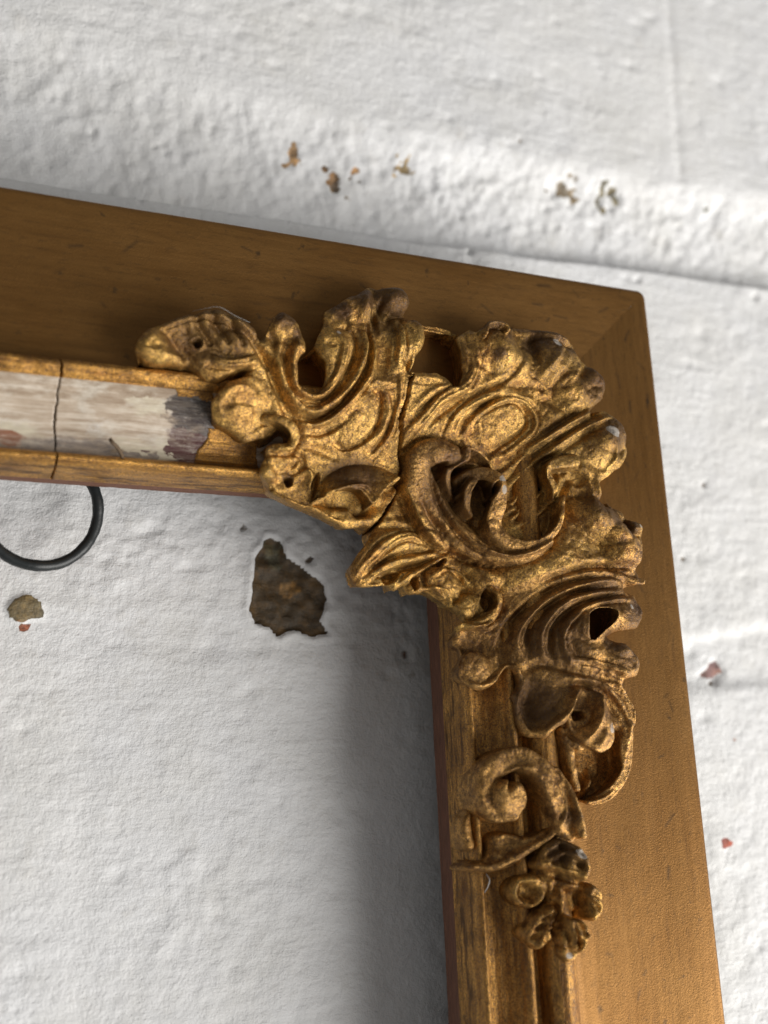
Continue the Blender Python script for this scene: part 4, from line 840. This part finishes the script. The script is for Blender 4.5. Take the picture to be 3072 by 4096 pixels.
for m in regs:
    grid_mesh('brick', WX, WY, WH, m, M_WALL, wall, None, ST); left &= ~m
grid_mesh('mortar', WX, WY, WH, left, M_WALL, wall, None, ST, flip=False)['label'] = 'thick lumpy white painted mortar bed'
# the wall goes on beyond the detailed part
big = []
for x0, x1, y0, y1 in ((-700, -99.6, -700, 700), (189, 700, -700, 700), (-99.6, 189, 178.5, 700), (-99.6, 189, -700, -124.6)):
    o = prism('brick', x0, x1, y0, y1, WZ - 40, WZ - .6, M_WALL, wall)
    at = o.data.color_attributes.new('stain_tone', 'FLOAT_COLOR', 'POINT'); at.data.foreach_set('color', [0.] * 32)

# ------------------------------------------------------------------ black ring hanging behind the top rail
def tube_obj(name, pts, r, material, parent=None, closed=False, seg=14):
    pts = [Vector(V(*p)) for p in pts]; n = len(pts); vs = []; fs = []
    rr = r if hasattr(r, '__len__') else [r] * n
    up = None
    for i, p in enumerate(pts):
        a = pts[(i - 1) % n] if closed or i > 0 else p; b = pts[(i + 1) % n] if closed or i < n - 1 else p
        t = (b - a).normalized(); 
        if up is None: up = t.orthogonal().normalized()
        up = (up - t * up.dot(t)).normalized(); s2 = t.cross(up)
        for k in range(seg):
            an = 2 * math.pi * k / seg; vs.append(p + (up * math.cos(an) + s2 * math.sin(an)) * rr[i] * .001)
    m = n if closed else n - 1
    for i in range(m):
        for k in range(seg):
            fs.append((i * seg + k, i * seg + (k + 1) % seg, ((i + 1) % n) * seg + (k + 1) % seg, ((i + 1) % n) * seg + k))
    if not closed: fs += [tuple(range(seg))[::-1], tuple((n - 1) * seg + k for k in range(seg))]
    me = bpy.data.meshes.new(name); me.from_pydata(vs, [], fs); me.polygons.foreach_set('use_smooth', [True] * len(fs)); me.materials.append(material); me.update()
    o = bpy.data.objects.new(name, me); COL.objects.link(o)
    if parent: setpar(o, parent)
    return o
RZ = -7.5
c0 = np.array(un(0 + 240 * .66305, 1200 + 1262 * .66305, RZ)[:2]); rgt = np.array(un(592 * .66305, 1200 + 1270 * .66305, RZ)[:2]); RR = np.hypot(*(rgt - c0))
bot = np.array(un(250 * .66305, 1200 + 1604 * .66305, RZ)[:2]); RB = np.hypot(*(bot - c0))
ring = tube_obj('hanging_ring', [(c0[0] + RR * math.cos(a), c0[1] + RB * math.sin(a), RZ + .6 * math.sin(a * 2) + .15 * math.sin(a * 7)) for a in np.linspace(0, 2 * np.pi, 97)[:-1]], [.92 + .03 * math.sin(k * .9) + .025 * math.sin(k * 2.3) for k in range(96)], M_BLACK, None, True, 18)
tag(ring, 'black round hanging ring dangling below the top rail in front of the wall', 'ring')

# ------------------------------------------------------------------ fine cobweb threads and a loose splinter
def hair(pts, z, r, label, grp=None, name='cobweb_thread', cat='cobweb', m=M_HAIR):
    q = catmull([(*un(x, y, zz)[:2], zz) for (x, y), zz in zip(pts, z)], 6)
    o = tube_obj(name, [tuple(p) for p in q], r, m, None, False, 5); return tag(o, label, cat, grp)
hair([(770, 1245), (830, 1232), (880, 1229), (940, 1262), (1000, 1290)], [15, 18, 19, 18, 15.5], .02, 'faint arched cobweb thread on top of the dark leaf at the left')
hair([(1945, 3495), (1958, 3520), (1950, 3550), (1938, 3570)], [9.5, 10.5, 10, 8.5], .07, 'short curled white thread caught beside the volute stem')
hair([(440, 1755), (452, 1772), (470, 1790), (484, 1812), (490, 1830)], [10.4, 10.5, 9.5, 8.6, 7.7], [.25] * 4 + [.3] * 21 if False else .32, 'small brown crumb of debris stuck in the bare gesso cove', None, 'debris_crumb', 'debris', M_FIBRE)
